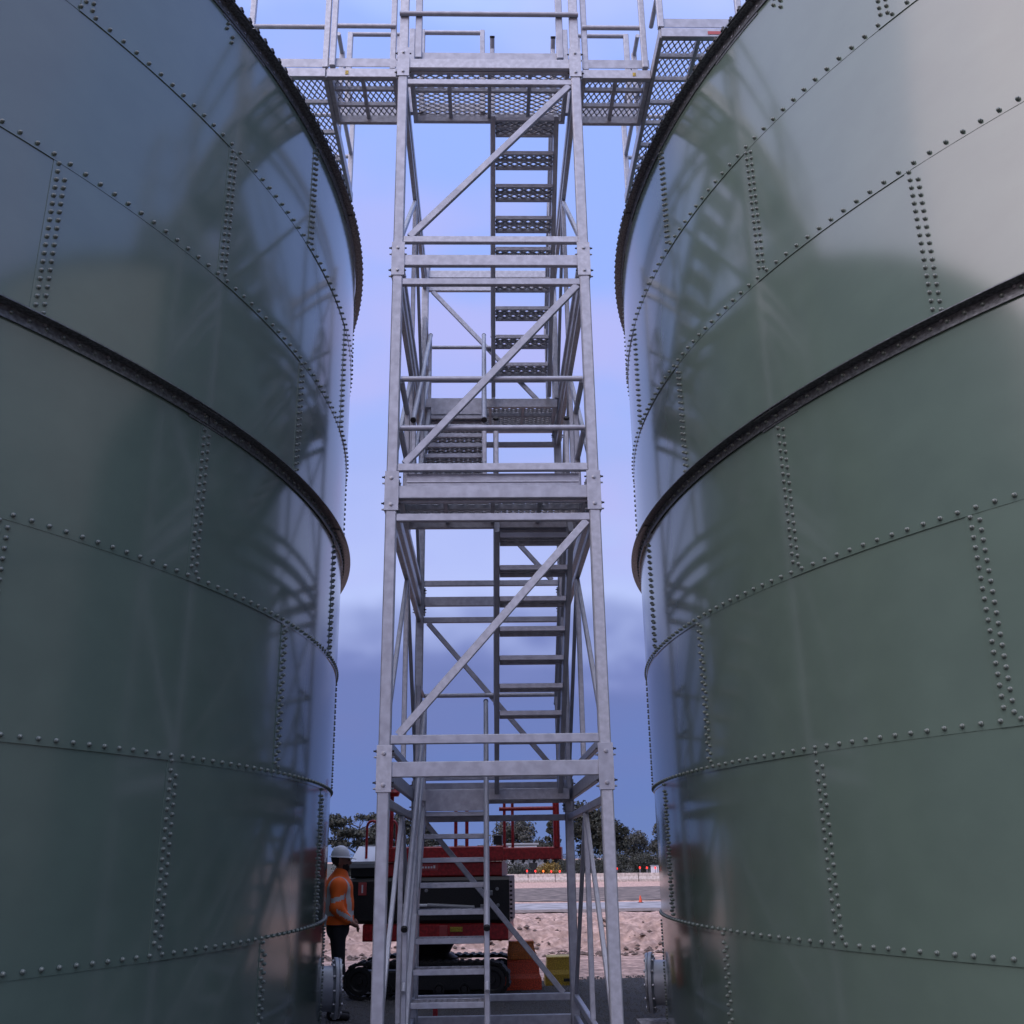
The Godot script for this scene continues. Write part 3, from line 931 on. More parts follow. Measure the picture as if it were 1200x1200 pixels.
func build_lift() -> void:
	var t := thing("tracked_lift", "red and black tracked work platform lift parked behind the stair tower", "lift", Vector3(-0.80, 0.012, -7.2))
	t.rotation_degrees.y = -5.0
	track(t, -0.01, 0.33, 0.63)
	track(t, 0.03, -0.70, -0.40)
	bx(t, "axle_beam", M.black, -0.35, 0.30, 0.22, 0.40, -0.45, 0.36, 0.02)
	var tt := MB.new()
	tt.lathe(Vector3(-0.05, 0.40, 0), Vector3.UP, [Vector2(0.0, 0.0), Vector2(0.34, 0.0), Vector2(0.38, 0.05), Vector2(0.27, 0.11), Vector2(0.36, 0.26), Vector2(0.50, 0.30), Vector2(0.0, 0.30)], 24)
	part("turntable", tt, M.black, t)
	var ch := bx(t, "chassis", M.red, -0.86, 1.06, 0.69, 0.90, -0.52, 0.58, 0.02)
	bx(ch, "latch", M.yellow, 0.30, 0.46, 0.80, 0.86, 0.58, 0.60, 0.004)
	bx(ch, "hose_clamp", M.red_bright, 0.16, 0.26, 0.74, 0.88, 0.58, 0.61, 0.01)
	var bd := bx(t, "engine_cover", M.black, -1.06, 1.08, 0.905, 1.47, -0.55, 0.60, 0.04)
	for i in 9:
		bx(bd, "bolt", M.rubber, 1.085, 1.115, 0.95 + i * 0.055, 0.975 + i * 0.055, 0.52, 0.56, 0.004)
	tb(bd, "hydraulic_rod", M.white, [Vector3(-0.35, 1.13, 0.625), Vector3(0.0, 1.125, 0.625)], 0.022)
	tb(bd, "hydraulic_rod", M.grey, [Vector3(0.0, 1.125, 0.625), Vector3(0.62, 1.09, 0.625)], 0.03)
	bx(bd, "bracket", M.grey, 0.70, 0.86, 1.24, 1.30, 0.60, 0.625, 0.006)
	bx(bd, "bracket", M.grey, 0.70, 0.82, 1.05, 1.13, 0.60, 0.625, 0.006)
	for p in [[0.92, 1.32], [0.93, 1.12], [0.93, 1.02], [-0.02, 1.31]]:
		var k := MB.new()
		k.lathe(Vector3(p[0], p[1], 0.60), Vector3(0, 0, 1), [Vector2(0.022, 0), Vector2(0.022, 0.02), Vector2(0, 0.022)], 10)
		part("knob", k, M.grey, bd)
	var sg := bx(bd, "warning_plate", M.red_bright, -0.93, -0.82, 1.26, 1.42, 0.60, 0.612, 0.004)
	bx(sg, "figure", M.white, -0.885, -0.865, 1.29, 1.39, 0.612, 0.615, 0.0)
	# left end: instrument box with a pale sloping lid
	var eb := bx(t, "control_box", M.black, -1.05, -0.70, 1.475, 1.66, 0.05, 0.55, 0.02)
	var lid := MB.new()
	lid.bar(Vector3(-0.875, 1.67, 0.60), Vector3(-0.875, 1.87, 0.08), 0.36, 0.03, 0.008)
	part("lid", lid, M.white, eb)
	bx(eb, "hinge", M.grey, -1.06, -0.70, 1.60, 1.66, 0.55, 0.60, 0.006)
	bx(eb, "lid_edge", M.grey, -1.0, -0.68, 1.868, 1.90, 0.03, 0.09, 0.006)
	# upper deck
	var lo := bx(t, "boom_base", M.red, -0.66, 0.98, 1.475, 1.66, -0.48, 0.52, 0.02)
	bx(lo, "maker_plate", M.red_bright, -0.30, 0.12, 1.56, 1.645, 0.52, 0.526, 0.002)
	for i in 6:
		bx(lo, "plate_mark", M.white, -0.13 + i * 0.038, -0.105 + i * 0.038, 1.585, 1.61 + (0.012 if i == 5 else 0.0), 0.526, 0.528, 0.0)
	bx(t, "deck_side", M.red, -0.68, 1.0, 1.665, 1.86, -0.50, 0.56, 0.015)
	for i in 5:
		bx(t, "step_strip", M.white, -0.55 + i * 0.3, -0.43 + i * 0.3, 1.861, 1.872, 0.48, 0.54, 0.003)
	bx(t, "joystick_box", M.black, 0.87, 0.98, 1.872, 2.0, 0.30, 0.50, 0.01)
	# extended platform to the right
	var ex := bx(t, "deck_extension", M.red, 1.003, 1.78, 1.675, 1.835, -0.45, 0.56, 0.012)
	for i in 10:
		var hz := MB.new()
		var hx := 1.04 + i * 0.072
		hz.bar(Vector3(hx, 1.640, 0.563), Vector3(hx + 0.03, 1.674, 0.563), 0.006, 0.036, 0.0, Vector3(1, 0, 0))
		part("hazard_stripe", hz, M.white if i % 2 == 0 else M.black, ex)
	# rails
	for z in [0.53]:
		for p in [[1.72, 0.045, 2.62], [1.02, 0.02, 2.62], [1.13, 0.02, 2.62], [0.36, 0.024, 2.62], [0.51, 0.024, 2.62], [-0.52, 0.028, 2.62]]:
			tb(t, "rail_post", M.red, [Vector3(p[0], 1.83, z), Vector3(p[0], p[2], z)], p[1])
		tb(t, "rail", M.red, [Vector3(0.95, 2.33, z), Vector3(1.72, 2.33, z)], 0.026)
		tb(t, "rail", M.red, [Vector3(-0.48, 2.62, z), Vector3(1.74, 2.62, z)], 0.022)
	for p in [[-0.86, 0.5], [-0.60, 0.5]]:
		var w := 0.15
		var arc := [Vector3(p[0], 1.50, p[1])]
		for i in 7:
			var a := PI - PI * i / 6.0
			arc.append(Vector3(p[0] + w / 2 + cos(a) * w / 2, 2.13 + sin(a) * w / 2, p[1]))
		arc.append(Vector3(p[0] + w, 1.50, p[1]))
		tb(t, "hoop", M.red, arc, 0.018)
	var lamp := MB.new()
	lamp.lathe(Vector3(-0.50, 2.52, 0.53), Vector3.UP, [Vector2(0.0, 0.0), Vector2(0.07, 0.0), Vector2(0.09, 0.05), Vector2(0.06, 0.1), Vector2(0.085, 0.14), Vector2(0.05, 0.24), Vector2(0, 0.25)], 12)
	part("rope_bundle", lamp, M.red, t)

# ---------------------------------------------------------------- things on the site
func build_site_objects() -> void:
	# stacked plastic barriers
	var specs := [[Vector3(0.42, 0.012, -7.62), "orange_red", "lower red-orange plastic water barrier behind the lift's track", 0.40, 0.0], [Vector3(0.40, 0.392, -7.62), "orange", "orange plastic water barrier stacked on the red-orange one", 0.36, 0.0], [Vector3(0.98, 0.012, -8.05), "yellow", "mustard yellow plastic water barrier standing on gravel beside the orange stack", 0.38, 0.0]]
	for sp in specs:
		var o := thing("plastic_barrier", sp[2], "barrier", sp[0], "plastic water barriers behind the tower")
		var w: float = sp[3] / 1.6
		var low := MB.new()
		var h := 0.36
		var yel: bool = sp[1] == "yellow"
		# tapered body
		var prof := [Vector2(w, 0.0), Vector2(w, 0.14), Vector2(w * 0.90, 0.20), Vector2(w * 0.86, h - 0.03), Vector2(w * 0.82, h)]
		if sp[1] == "orange": prof = [Vector2(w * 0.84, 0.0), Vector2(w * 0.84, 0.10), Vector2(w * 0.76, 0.19), Vector2(w * 0.72, 0.22)]
		for i in prof.size() - 1:
			var p: Vector2 = prof[i]; var q: Vector2 = prof[i + 1]
			var d0 := p.x * 0.75; var d1 := q.x * 0.75
			var A := [Vector3(-p.x, p.y, d0), Vector3(p.x, p.y, d0), Vector3(p.x, p.y, -d0), Vector3(-p.x, p.y, -d0)]
			var B := [Vector3(-q.x, q.y, d1), Vector3(q.x, q.y, d1), Vector3(q.x, q.y, -d1), Vector3(-q.x, q.y, -d1)]
			for j in 4:
				low.quad(A[j], A[(j + 1) % 4], B[(j + 1) % 4], B[j])
			if i == prof.size() - 2:
				low.quad(B[0], B[1], B[2], B[3])
		part("body", low, M[sp[1]], o)
		var top: float = prof[-1].y
		var lip := MB.new()
		var lw: float = prof[-1].x + 0.012
		lip.box(Vector3(-lw, top - 0.03, lw * 0.75), Vector3(lw, top + 0.012, -lw * 0.75), 0.01)
		part("rim", lip, M[sp[1]], o)
		if yel:
			var mk := MB.new()
			mk.box(Vector3(0.02, 0.05, w * 0.75 + 0.001), Vector3(0.11, 0.09, w * 0.75 + 0.004), 0.0)
			part("mark", mk, M.black, o)
		var foot := MB.new()
		foot.box(Vector3(-w * 0.6, -0.001, w * 0.78), Vector3(-w * 0.2, 0.05, w * 0.60), 0.008)
		part("foot", foot, M[sp[1]], o)
	# red stake by the tower's base
	var stk := MB.new()
	stk.bar(Vector3(-0.61, 0.01, -3.95), Vector3(-0.61, 0.36, -3.95), 0.05, 0.05, 0.006, Vector3(0, 0, 1))
	solo("marker_stake", stk, M.red, "short red stake standing on gravel behind the lowest stair treads", "stake")
	# concrete barrier units along the far road
	for i in 9:
		var b := MB.new()
		var x0 := -1.0 + i * 2.02
		var z := -74.0 + i * 0.55
		var prof := [Vector2(-0.30, 0.0), Vector2(-0.30, 0.16), Vector2(-0.14, 0.36), Vector2(-0.09, 0.60), Vector2(0.09, 0.60), Vector2(0.14, 0.36), Vector2(0.30, 0.16), Vector2(0.30, 0.0)]
		for j in prof.size() - 1:
			var p: Vector2 = prof[j]; var q: Vector2 = prof[j + 1]
			b.quad(Vector3(x0, p.y, z - p.x), Vector3(x0 + 1.97, p.y, z - p.x + 0.5), Vector3(x0 + 1.97, q.y, z - q.x + 0.5), Vector3(x0, q.y, z - q.x))
		for e in [[x0, 0.0, true], [x0 + 1.97, 0.5, false]]:
			for j in range(1, prof.size() - 1):
				var P := Vector3(e[0], prof[0].y, z - prof[0].x + e[1]); var Q := Vector3(e[0], prof[j].y, z - prof[j].x + e[1]); var R := Vector3(e[0], prof[j + 1].y, z - prof[j + 1].x + e[1])
				if e[2]: b.tri(P, R, Q)
				else: b.tri(P, Q, R)
		solo("concrete_barrier", b, M.barrier_concrete, "pale concrete road barrier unit in the row across the far field", "road barrier", "concrete barriers across the far field")
	# small warning lamps on the barrier row
	var glow := plain(Color(1.0, 0.25, 0.2), 0.4)
	glow.emission_enabled = true; glow.emission = Color(1.0, 0.16, 0.12); glow.emission_energy_multiplier = 1.6
	var amber := plain(Color(1.0, 0.5, 0.2), 0.4)
	amber.emission_enabled = true; amber.emission = Color(1.0, 0.42, 0.12); amber.emission_energy_multiplier = 1.6
	for e in [[609.0, 1022.0, 0], [618.0, 1022.3, 0], [626.5, 1022.5, 1], [635.0, 1023.0, 0], [644.0, 1023.0, 0], [652.0, 1023.0, 0], [678.5, 1022.5, 0], [704.0, 1020.0, 0], [727.8, 1019.2, 0], [735.0, 1019.5, 0], [743.5, 1019.7, 0]]:
		var zz := -73.6
		var xx: float = (e[0] - 600.0) * 0.0700 + 2.32
		var yy: float = 0.62 + (1023.0 - e[1]) * 0.05 + 0.16
		var lp := thing("warning_lamp", "small amber warning lamp glowing above the far concrete barriers" if e[2] == 1 else "small red warning lamp glowing above the far concrete barriers", "warning lamp", Vector3(xx, 0.0, zz + xx * 0.272 - 0.2), "warning lamps along the concrete barriers")
		var ps := MB.new()
		ps.tube([Vector3(0, 0.0, 0), Vector3(0, yy - 0.09, 0)], 0.03, 6)
		part("post", ps, M.grey, lp)
		var ln := MB.new()
		ln.lathe(Vector3(0, yy - 0.09, 0), Vector3.UP, [Vector2(0.04, 0.0), Vector2(0.065, 0.04), Vector2(0.065, 0.11), Vector2(0.03, 0.15), Vector2(0.0, 0.155)], 10)
		part("lens", ln, amber if e[2] == 1 else glow, lp)
	# red cone on the road
	var cone := thing("traffic_cone", "small red traffic cone standing on the pale road", "cone", Vector3(5.9, 0.02, -34.0))
	var cb := MB.new()
	cb.lathe(Vector3.ZERO, Vector3.UP, [Vector2(0.07, 0.02), Vector2(0.02, 0.26), Vector2(0.0, 0.26)], 12)
	part("body", cb, M.orange_red, cone)
	var cf := MB.new()
	cf.box(Vector3(-0.1, 0, -0.1), Vector3(0.1, 0.02, 0.1), 0.005)
	part("base", cf, M.black, cone)
	# cabinets at the end of the barrier row
	var cab := thing("site_cabinet", "small white site cabinet beside an orange one past the barriers", "cabinet", Vector3(13.1, 0.0, -72.0))
	bx(cab, "body", M.white, -0.75, 0.65, 0.0, 1.05, -0.5, 0.5, 0.03)
	bx(cab, "roof", M.grey, -0.8, 0.7, 1.051, 1.11, -0.55, 0.55, 0.01)
	bx(cab, "door", M.grey, -0.42, -0.36, 0.1, 1.0, 0.501, 0.52, 0.004)
	var cab2 := thing("site_cabinet", "orange site cabinet with a yellow lid past the far barriers", "cabinet", Vector3(14.35, 0.0, -71.6))
	bx(cab2, "body", M.orange, -0.35, 0.45, 0.0, 1.1, -0.4, 0.4, 0.03)
	bx(cab2, "lid", M.yellow, -0.65, 0.5, 1.101, 1.45, -0.45, 0.45, 0.05)
	# far sheds
	var sh := thing("far_shed", "low grey shed among the far trees behind the lift platform", "shed", Vector3(5.0, 0.0, -108.0))
	bx(sh, "wall", M.grey, -2.6, 1.2, 0.0, 1.6, -2.0, 2.0, 0.02)
	var rf := MB.new()
	rf.bar(Vector3(-2.8, 1.75, 0.0), Vector3(1.4, 1.75, 0.0), 4.4, 0.25, 0.05)
	part("roof", rf, M.concrete, sh)
	bx(sh, "door", M.black, -0.6, 0.3, 0.0, 1.3, 2.0, 2.03, 0.01)
	var sh2 := thing("far_shed", "white gabled hut showing above the red platform among far trees", "shed", Vector3(3.6, 0.0, -118.0))
	bx(sh2, "wall", M.white, -1.6, 2.2, 0.0, 3.2, -1.5, 1.5, 0.02)
	bx(sh2, "roof", M.grey, -1.8, 2.4, 3.2, 3.45, -1.7, 1.7, 0.05)
	bx(sh2, "window", M.black, -0.7, -0.1, 1.9, 2.7, 1.5, 1.53, 0.01)

# ---------------------------------------------------------------- trees
func leaf_mat(c: Color) -> StandardMaterial3D:
	var m := plain(Color(1, 1, 1), 0.8)
	m.vertex_color_use_as_albedo = true
	m.albedo_color = c
	m.backlight_enabled = true
	m.backlight = Color(0.1, 0.12, 0.06)
	return m

func tree(called: String, label: String, at: Vector3, h: float, w: float, kind: String, sd: int, col: Color, bark: Material, lean := 0.0) -> void:
	var t := thing(called, label, "tree", at, "far trees behind the site")
	var rng := RandomNumberGenerator.new(); rng.seed = sd
	var tk := MB.new()
	var top := Vector3(lean * h, h * (0.72 if kind != "column" else 0.95), 0)
	var trunk := []
	var rad := []
	for i in 6:
		var f := i / 5.0
		trunk.append(top * f + Vector3(rng.randf_range(-0.1, 0.1), 0, rng.randf_range(-0.1, 0.1)) * (0.0 if i == 0 else 1.0))
		rad.append(lerpf(h * 0.022, h * 0.006, f))
	tk.tube(trunk, rad, 7)
	var clumps := []
	var nb := 17
	if kind == "umbrella": nb = 20
	if kind == "shrub": nb = 10
	for i in nb:
		var f: float
		var reach: float
		var up: float
		var a := TAU * (i * 0.382) + rng.randf() * 0.5
		if kind == "umbrella":
			f = rng.randf_range(0.35, 0.98); reach = w * 0.5 * rng.randf_range(0.45, 1.0) * (1.0 - 0.35 * absf(f - 0.65)); up = h * rng.randf_range(0.10, 0.2)
		elif kind == "column":
			f = float(i) / nb * 0.95 + 0.05; reach = w * 0.30 * (1.15 - f * 0.75); up = h * 0.05
		elif kind == "shrub":
			f = rng.randf_range(0.2, 0.7); reach = w * 0.4 * rng.randf(); up = 0.1 * h
		else:
			f = rng.randf_range(0.25, 1.0); reach = w * 0.40 * rng.randf_range(0.3, 1.0); up = h * rng.randf_range(0.03, 0.2)
		var s := top * f
		var e := s + Vector3(cos(a) * reach, up, sin(a) * reach)
		e.y = minf(e.y, h * 0.93)
		var md := s.lerp(e, 0.5) + Vector3(0, up * 0.1, 0)
		tk.tube([s, md, e], [h * 0.008, h * 0.005, h * 0.002], 5)
		var cr := w * (0.19 if kind == "umbrella" else (0.22 if kind != "column" else 0.26 * (1.2 - f)))
		if kind == "shrub": cr = w * 0.26
		clumps.append([e, cr * rng.randf_range(0.75, 1.2)])
	part("trunk", tk, bark, t)
	var lf := MB.new()
	lf.use_c = true
	var per := 260 if kind != "column" else 190
	for cl in clumps:
		for i in per:
			var d := Vector3(rng.randfn(), rng.randfn() * (0.38 if kind == "umbrella" else 0.75), rng.randfn())
			d = d.normalized() * pow(rng.randf(), 0.45)
			if kind == "umbrella": d.y *= 0.5
			var p: Vector3 = cl[0] + d * cl[1]
			if p.y < 0.1: p.y = 0.1
			var q := Vector3(rng.randfn(), rng.randfn(), rng.randfn()).normalized()
			var u := q.cross(Vector3(rng.randfn(), rng.randfn(), rng.randfn())).normalized()
			var s: float = 0.020 * h * rng.randf_range(0.7, 1.6) + 0.06
			var g := rng.randf_range(0.55, 1.25)
			lf.col = Color(g, g * rng.randf_range(0.92, 1.05), g * rng.randf_range(0.8, 1.0))
			lf.tri(p - q * s, p + q * s + u * s * 0.3, p + u * s * 1.1)
	part("crown", lf, leaf_mat(col), t)

func build_trees() -> void:
	var dark := lin(0.045, 0.050, 0.040)
	var olive := lin(0.060, 0.062, 0.042)
	var grey := lin(0.075, 0.078, 0.070)
	tree("pine_tree", "flat-topped dark pine with open layered branches behind the worker's helmet", Vector3(-18.6, 0, -140), 9.6, 9.5, "umbrella", 101, dark, M.bark, 0.06)
	tree("pine_tree", "broad dark pine standing behind the red hoops of the lift", Vector3(-13.0, 0, -148), 10.0, 8.5, "umbrella", 102, dark, M.bark, -0.03)
	tree("bushy_tree", "low dark bushy tree seen between the lowest stair treads", Vector3(-8.2, 0, -135), 5.9, 5.5, "round", 103, dark, M.bark)
	tree("gum_tree", "grey-green gum tree behind the lift's extended platform", Vector3(3.0, 0, -138), 7.6, 6.5, "round", 104, grey, M.pale_bark, 0.05)
	tree("gum_tree", "smaller grey-green gum beside the narrow upright cypress", Vector3(6.2, 0, -135), 5.4, 4.2, "round", 105, grey, M.pale_bark)
	tree("cypress_tree", "narrow upright dark cypress behind the lift's end rail", Vector3(9.0, 0, -138), 7.4, 2.9, "column", 106, olive, M.bark)
	tree("gum_tree", "tallest dark gum tree behind the tower's mid-side post", Vector3(14.0, 0, -140), 10.4, 6.5, "round", 107, dark, M.bark, 0.02)
	tree("bushy_tree", "dense dark tree beside the tallest gum, next to the tower leg", Vector3(16.6, 0, -132), 6.4, 4.2, "round", 108, dark, M.bark)
	tree("gum_tree", "pale-trunked gum tree between the tower leg and the tank", Vector3(20.3, 0, -136), 5.1, 5.0, "round", 109, grey, M.pale_bark, -0.04)
	tree("bushy_tree", "rounded olive tree rising just beside the tank edge", Vector3(25.2, 0, -138), 7.0, 5.2, "round", 110, olive, M.bark)
	var shrubs := [[0.5, -112, 2.0, 5.0], [3.0, -100, 1.3, 3.5], [9.6, -106, 1.9, 4.6], [12.5, -110, 2.1, 4.6], [15.0, -114, 2.4, 4.6], [17.6, -112, 2.3, 4.6], [20.0, -116, 2.6, 4.6], [22.6, -112, 2.4, 4.6], [25.0, -116, 2.6, 4.6], [-16.0, -118, 2.6, 5.0], [-12.0, -118, 2.6, 5.0], [-8.0, -116, 2.6, 5.0], [-4.5, -116, 2.6, 5.0]]
	for i in shrubs.size():
		var e = shrubs[i]
		tree("dark_shrub", "low dark shrub in the hedge line behind the far barriers", Vector3(e[0], 0, e[1]), e[2], e[3], "shrub", 200 + i, dark, M.bark)
	tree("yellow_bush", "rounded yellow-green bush behind the far concrete barriers", Vector3(5.9, 0, -95), 1.55, 2.4, "shrub", 220, lin(0.22, 0.15, 0.035), M.bark)

# ---------------------------------------------------------------- worker
func cap_d(p: Vector3, b: Array) -> float:
	var a: Vector3 = b[0]; var c: Vector3 = b[1]
	var ba := c - a
	var h := clampf((p - a).dot(ba) / maxf(ba.length_squared(), 1e-9), 0.0, 1.0)
	var q := p - a - ba * h
	if b.size() > 4: q.x /= b[4]
	return q.length() - lerpf(b[2], b[3], h)

func field_mesh(bones: Array, lo: Vector3, hi: Vector3, cell: float, k: float, what: String, floor_y := -9.0) -> MB:
	var nx := int((hi.x - lo.x) / cell) + 2
	var ny := int((hi.y - lo.y) / cell) + 2
	var nz := int((hi.z - lo.z) / cell) + 2
	var f := PackedFloat32Array(); f.resize(nx * ny * nz)
	for y in ny:
		for z in nz:
			for x in nx:
				var p := lo + Vector3(x, y, z) * cell
				var d := 1e3
				for b in bones:
					var e := cap_d(p, b)
					if d > 10.0: d = e
					else:
						var h := clampf(0.5 + 0.5 * (e - d) / k, 0.0, 1.0)
						d = lerpf(e, d, h) - k * h * (1.0 - h)
				if floor_y > -5.0: d = maxf(d, floor_y - p.y)
				f[(y * nz + z) * nx + x] = d
	var ids := {}
	var verts := []
	for y in ny - 1:
		for z in nz - 1:
			for x in nx - 1:
				var c := Vector3.ZERO; var n := 0
				var base := (y * nz + z) * nx + x
				var s0 := f[base] < 0.0
				var same := true
				for o in [1, nx, nx + 1, nz * nx, nz * nx + 1, nz * nx + nx, nz * nx + nx + 1]:
					if (f[base + o] < 0.0) != s0:
						same = false
						break
				if same: continue
				for e in EDGES:
					var i0: int = base + e[0].x + e[0].z * nx + e[0].y * nz * nx
					var i1: int = base + e[1].x + e[1].z * nx + e[1].y * nz * nx
					var a := f[i0]; var b := f[i1]
					if (a < 0.0) != (b < 0.0):
						c += Vector3(e[0]).lerp(Vector3(e[1]), a / (a - b)); n += 1
				ids[base] = verts.size()
				verts.append(lo + (Vector3(x, y, z) + c / n) * cell)
	var nr := []
	for p in verts:
		var g := Vector3.ZERO
		for ax in 3:
			var dv := Vector3.ZERO; dv[ax] = cell * 0.7
			g[ax] = fd(bones, p + dv, k) - fd(bones, p - dv, k)
		nr.append(g.normalized())
	var mb := MB.new()
	mb.use_c = true
	for y in range(1, ny - 1):
		for z in range(1, nz - 1):
			for x in range(1, nx - 1):
				var base := (y * nz + z) * nx + x
				var s := f[base] < 0.0
				for ax in [[1, nx, nz * nx], [nx, nz * nx, 1], [nz * nx, 1, nx]]:
					if (f[base + ax[0]] < 0.0) == s: continue
					var q := [base, base - ax[1], base - ax[1] - ax[2], base - ax[2]]
					var ok := true
					for i in q:
						if not ids.has(i): ok = false
					if not ok: continue
					var A = ids[q[0]]; var B = ids[q[1]]; var C = ids[q[2]]; var D = ids[q[3]]
					mb.col = body_colour(what, (verts[A] + verts[C]) * 0.5)
					var fl: bool = (verts[B] - verts[A]).cross(verts[C] - verts[A]).dot(nr[A]) < 0.0
					if fl: mb.quadn(verts[A], verts[D], verts[C], verts[B], nr[A], nr[D], nr[C], nr[B])
					else: mb.quadn(verts[A], verts[B], verts[C], verts[D], nr[A], nr[B], nr[C], nr[D])
	return mb

func fd(bones: Array, p: Vector3, k: float) -> float:
	var d := 1e3
	for b in bones:
		var e := cap_d(p, b)
		if d > 10.0: d = e
		else:
			var h := clampf(0.5 + 0.5 * (e - d) / k, 0.0, 1.0)
			d = lerpf(e, d, h) - k * h * (1.0 - h)
	return d

func body_colour(what: String, p: Vector3) -> Color:
	var skin := Color(0.23, 0.115, 0.085)
	var hair := Color(0.02, 0.015, 0.012)
	var silver := Color(0.50, 0.50, 0.50)
	if what == "body":
		return skin if p.y > 1.47 else Color(0.012, 0.013, 0.018)
	if what == "head":
		if p.y < 1.655 and p.x > 0.03 and p.y > 1.56 and not (p.y > 1.638 and p.x > 0.095): return hair
		if p.x < -0.02 and p.y > 1.63: return hair
		if p.y > 1.695 and p.y < 1.712 and p.x > 0.07 and absf(absf(p.z) - 0.034) < 0.014: return Color(0.03, 0.02, 0.02)
		return skin
	if what == "jacket":
		var arm := absf(p.z) > 0.205
		if arm and p.x > -0.02 and absf(p.y - 1.14 + p.x * 0.55) < 0.025: return silver
		if arm and absf(p.y - 1.28 - (p.x + 0.02) * 0.3) < 0.026: return silver
		if not arm and absf(p.y - 1.12) < 0.026: return silver
		if absf(absf(p.z) - 0.13 - (p.y - 1.3) * 0.05) < 0.028 and p.y < 1.52: return silver
		if p.y < 1.0: return Color(0.012, 0.013, 0.02)
		return Color(0.92, 0.15, 0.012)
	return skin

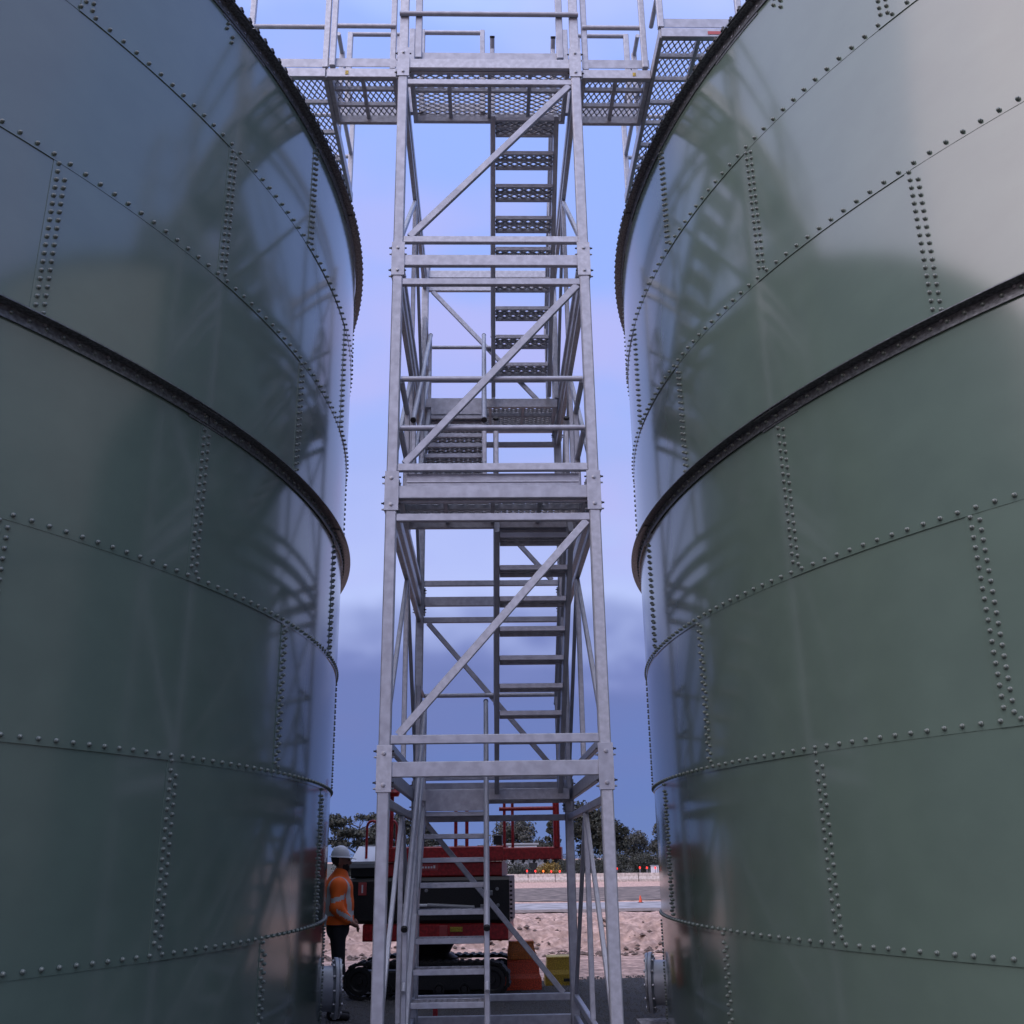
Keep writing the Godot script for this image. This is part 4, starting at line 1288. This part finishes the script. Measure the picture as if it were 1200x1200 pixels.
var EDGES := []
func build_person() -> void:
	for a in 8:
		for b in range(a + 1, 8):
			var x := a ^ b
			if x == 1 or x == 2 or x == 4:
				EDGES.append([Vector3i(a & 1, (a >> 1) & 1, (a >> 2) & 1), Vector3i(b & 1, (b >> 1) & 1, (b >> 2) & 1)])
	# stands facing +X; z is his left-right axis (right hand towards the camera, +Z)
	var t := thing("person", "person in orange hi-vis jacket, white helmet and dark trousers standing by the tank", "person", Vector3(-1.81, 0.012, -5.1))
	t.rotation_degrees.y = 8.0
	var body := []
	for s in [-1.0, 1.0]:
		body.append([Vector3(0.0, 0.93, s * 0.095), Vector3(0.03, 0.50, s * 0.11), 0.095, 0.068])
		body.append([Vector3(0.03, 0.50, s * 0.11), Vector3(-0.03, 0.10, s * 0.12), 0.066, 0.048])
		body.append([Vector3(-0.04, 0.05, s * 0.12), Vector3(0.14, 0.035, s * 0.14), 0.048, 0.038])
		body.append([Vector3(-0.01, 1.44, s * 0.17), Vector3(-0.02, 1.18, s * 0.235), 0.058, 0.048])
		body.append([Vector3(-0.02, 1.18, s * 0.235), Vector3(0.13, 1.03, s * 0.20), 0.046, 0.034])
	body.append([Vector3(0.0, 0.95, 0), Vector3(-0.01, 1.12, 0), 0.135, 0.135])
	body.append([Vector3(-0.01, 1.12, 0), Vector3(-0.01, 1.38, 0), 0.135, 0.15])
	body.append([Vector3(-0.01, 1.38, -0.14), Vector3(-0.01, 1.38, 0.14), 0.085, 0.085])
	body.append([Vector3(-0.015, 1.46, 0), Vector3(0.015, 1.58, 0), 0.062, 0.056])
	var bodym := field_mesh(body, Vector3(-0.26, -0.02, -0.36), Vector3(0.34, 1.64, 0.36), 0.02, 0.05, "body")
	# head, finer grid, same mesh
	var head := [[Vector3(0.015, 1.70, 0), Vector3(-0.015, 1.73, 0), 0.085, 0.098], [Vector3(0.045, 1.645, 0), Vector3(0.03, 1.67, 0), 0.058, 0.07], [Vector3(0.105, 1.70, 0), Vector3(0.118, 1.672, 0), 0.012, 0.018], [Vector3(0.075, 1.605, 0), Vector3(0.05, 1.60, 0), 0.036, 0.045], [Vector3(0.0, 1.70, 0.088), Vector3(-0.012, 1.665, 0.086), 0.020, 0.014], [Vector3(0.0, 1.70, -0.088), Vector3(-0.012, 1.665, -0.086), 0.020, 0.014], [Vector3(0.005, 1.55, 0), Vector3(0.01, 1.62, 0), 0.055, 0.055], [Vector3(0.088, 1.726, -0.04), Vector3(0.088, 1.726, 0.04), 0.016, 0.016]]
	var hm := field_mesh(head, Vector3(-0.14, 1.52, -0.13), Vector3(0.15, 1.86, 0.13), 0.009, 0.022, "head")
	bodym.v.append_array(hm.v); bodym.n.append_array(hm.n); bodym.c.append_array(hm.c)
	# right and left hands: palm, four fingers, thumb, loosely curled
	for s in [-1.0, 1.0]:
		var w := Vector3(0.13, 1.03, s * 0.20)
		var d := Vector3(0.85, -0.45, -s * 0.2).normalized()
		var acr := Vector3(0.15, 0.1, s * 1.0).normalized()
		var dn := d.cross(acr).normalized()
		if dn.y > 0: dn = -dn
		var hb := [[w, w + d * 0.085, 0.030, 0.026], [w + d * 0.05 + acr * 0.02, w + d * 0.08 + acr * 0.025, 0.022, 0.020], [w + d * 0.05 - acr * 0.02, w + d * 0.08 - acr * 0.025, 0.022, 0.020]]
		for i in 4:
			var o: Vector3 = w + d * 0.09 + acr * (-0.033 + i * 0.022)
			var L: float = [0.030, 0.036, 0.038, 0.032][i]
			var m1 := o + (d * 0.9 + dn * 0.35).normalized() * L * 1.2
			var m2 := m1 + (d * 0.3 + dn).normalized() * L
			hb.append([o, m1, 0.0095, 0.009]); hb.append([m1, m2, 0.009, 0.0075])
		var th: Vector3 = w + d * 0.035 + Vector3(0, 0.02, 0)
		hb.append([th, th + (d + Vector3(0, 0.45, 0)).normalized() * 0.045, 0.012, 0.0105])
		hb.append([th + (d + Vector3(0, 0.45, 0)).normalized() * 0.045, th + (d + Vector3(0, 0.30, 0)).normalized() * 0.075 + dn * 0.01, 0.0105, 0.008])
		var lo := w - Vector3(0.05, 0.14, 0.09); var hi := w + Vector3(0.20, 0.08, 0.09)
		var hh := field_mesh(hb, lo, hi, 0.0075, 0.008, "hand")
		bodym.v.append_array(hh.v); bodym.n.append_array(hh.n); bodym.c.append_array(hh.c)
	var bm := plain(Color(1, 1, 1), 0.75)
	bm.vertex_color_use_as_albedo = true
	part("body", bodym, bm, t)
	# jacket shell with retroreflective bands
	var jk := [[Vector3(0.005, 1.02, -0.045), Vector3(0.005, 1.02, 0.045), 0.168, 0.168], [Vector3(0.005, 1.0, 0), Vector3(-0.005, 1.20, 0), 0.172, 0.172], [Vector3(-0.005, 1.20, 0), Vector3(-0.01, 1.38, 0), 0.172, 0.172], [Vector3(-0.01, 1.40, -0.15), Vector3(-0.01, 1.40, 0.15), 0.098, 0.098], [Vector3(-0.03, 1.48, 0), Vector3(0.005, 1.545, 0), 0.092, 0.088]]
	for s in [-1.0, 1.0]:
		jk.append([Vector3(-0.01, 1.43, s * 0.175), Vector3(-0.02, 1.18, s * 0.245), 0.082, 0.070])
		jk.append([Vector3(-0.02, 1.18, s * 0.245), Vector3(0.105, 1.055, s * 0.205), 0.068, 0.054])
	var jm := field_mesh(jk, Vector3(-0.24, 0.88, -0.36), Vector3(0.26, 1.68, 0.36), 0.016, 0.045, "jacket", 0.985)
	var jmat := plain(Color(1, 1, 1), 0.7)
	jmat.vertex_color_use_as_albedo = true
	part("jacket", jm, jmat, t)
	# helmet
	var hl := MB.new()
	var o := Vector3(-0.005, 1.735, 0)
	var prof := [Vector2(0.130, -0.004), Vector2(0.130, 0.004), Vector2(0.117, 0.008)]
	for i in 9:
		var a := i / 8.0 * PI / 2
		prof.append(Vector2(0.114 * cos(a), 0.012 + 0.125 * sin(a)))
	hl.lathe(o, Vector3(0.06, 1, 0).normalized(), prof, 24)
	var shell := MB.new()
	var hp := part("helmet", hl, M.white, t)
	shell.bar(Vector3(0.10, 1.728, 0), Vector3(0.185, 1.712, 0), 0.17, 0.008, 0.002)
	part("visor_peak", shell, M.white, hp)
	shell = MB.new()
	shell.bar(Vector3(-0.09, 1.835, 0), Vector3(0.08, 1.838, 0), 0.03, 0.03, 0.008)
	part("ridge", shell, M.white, hp)
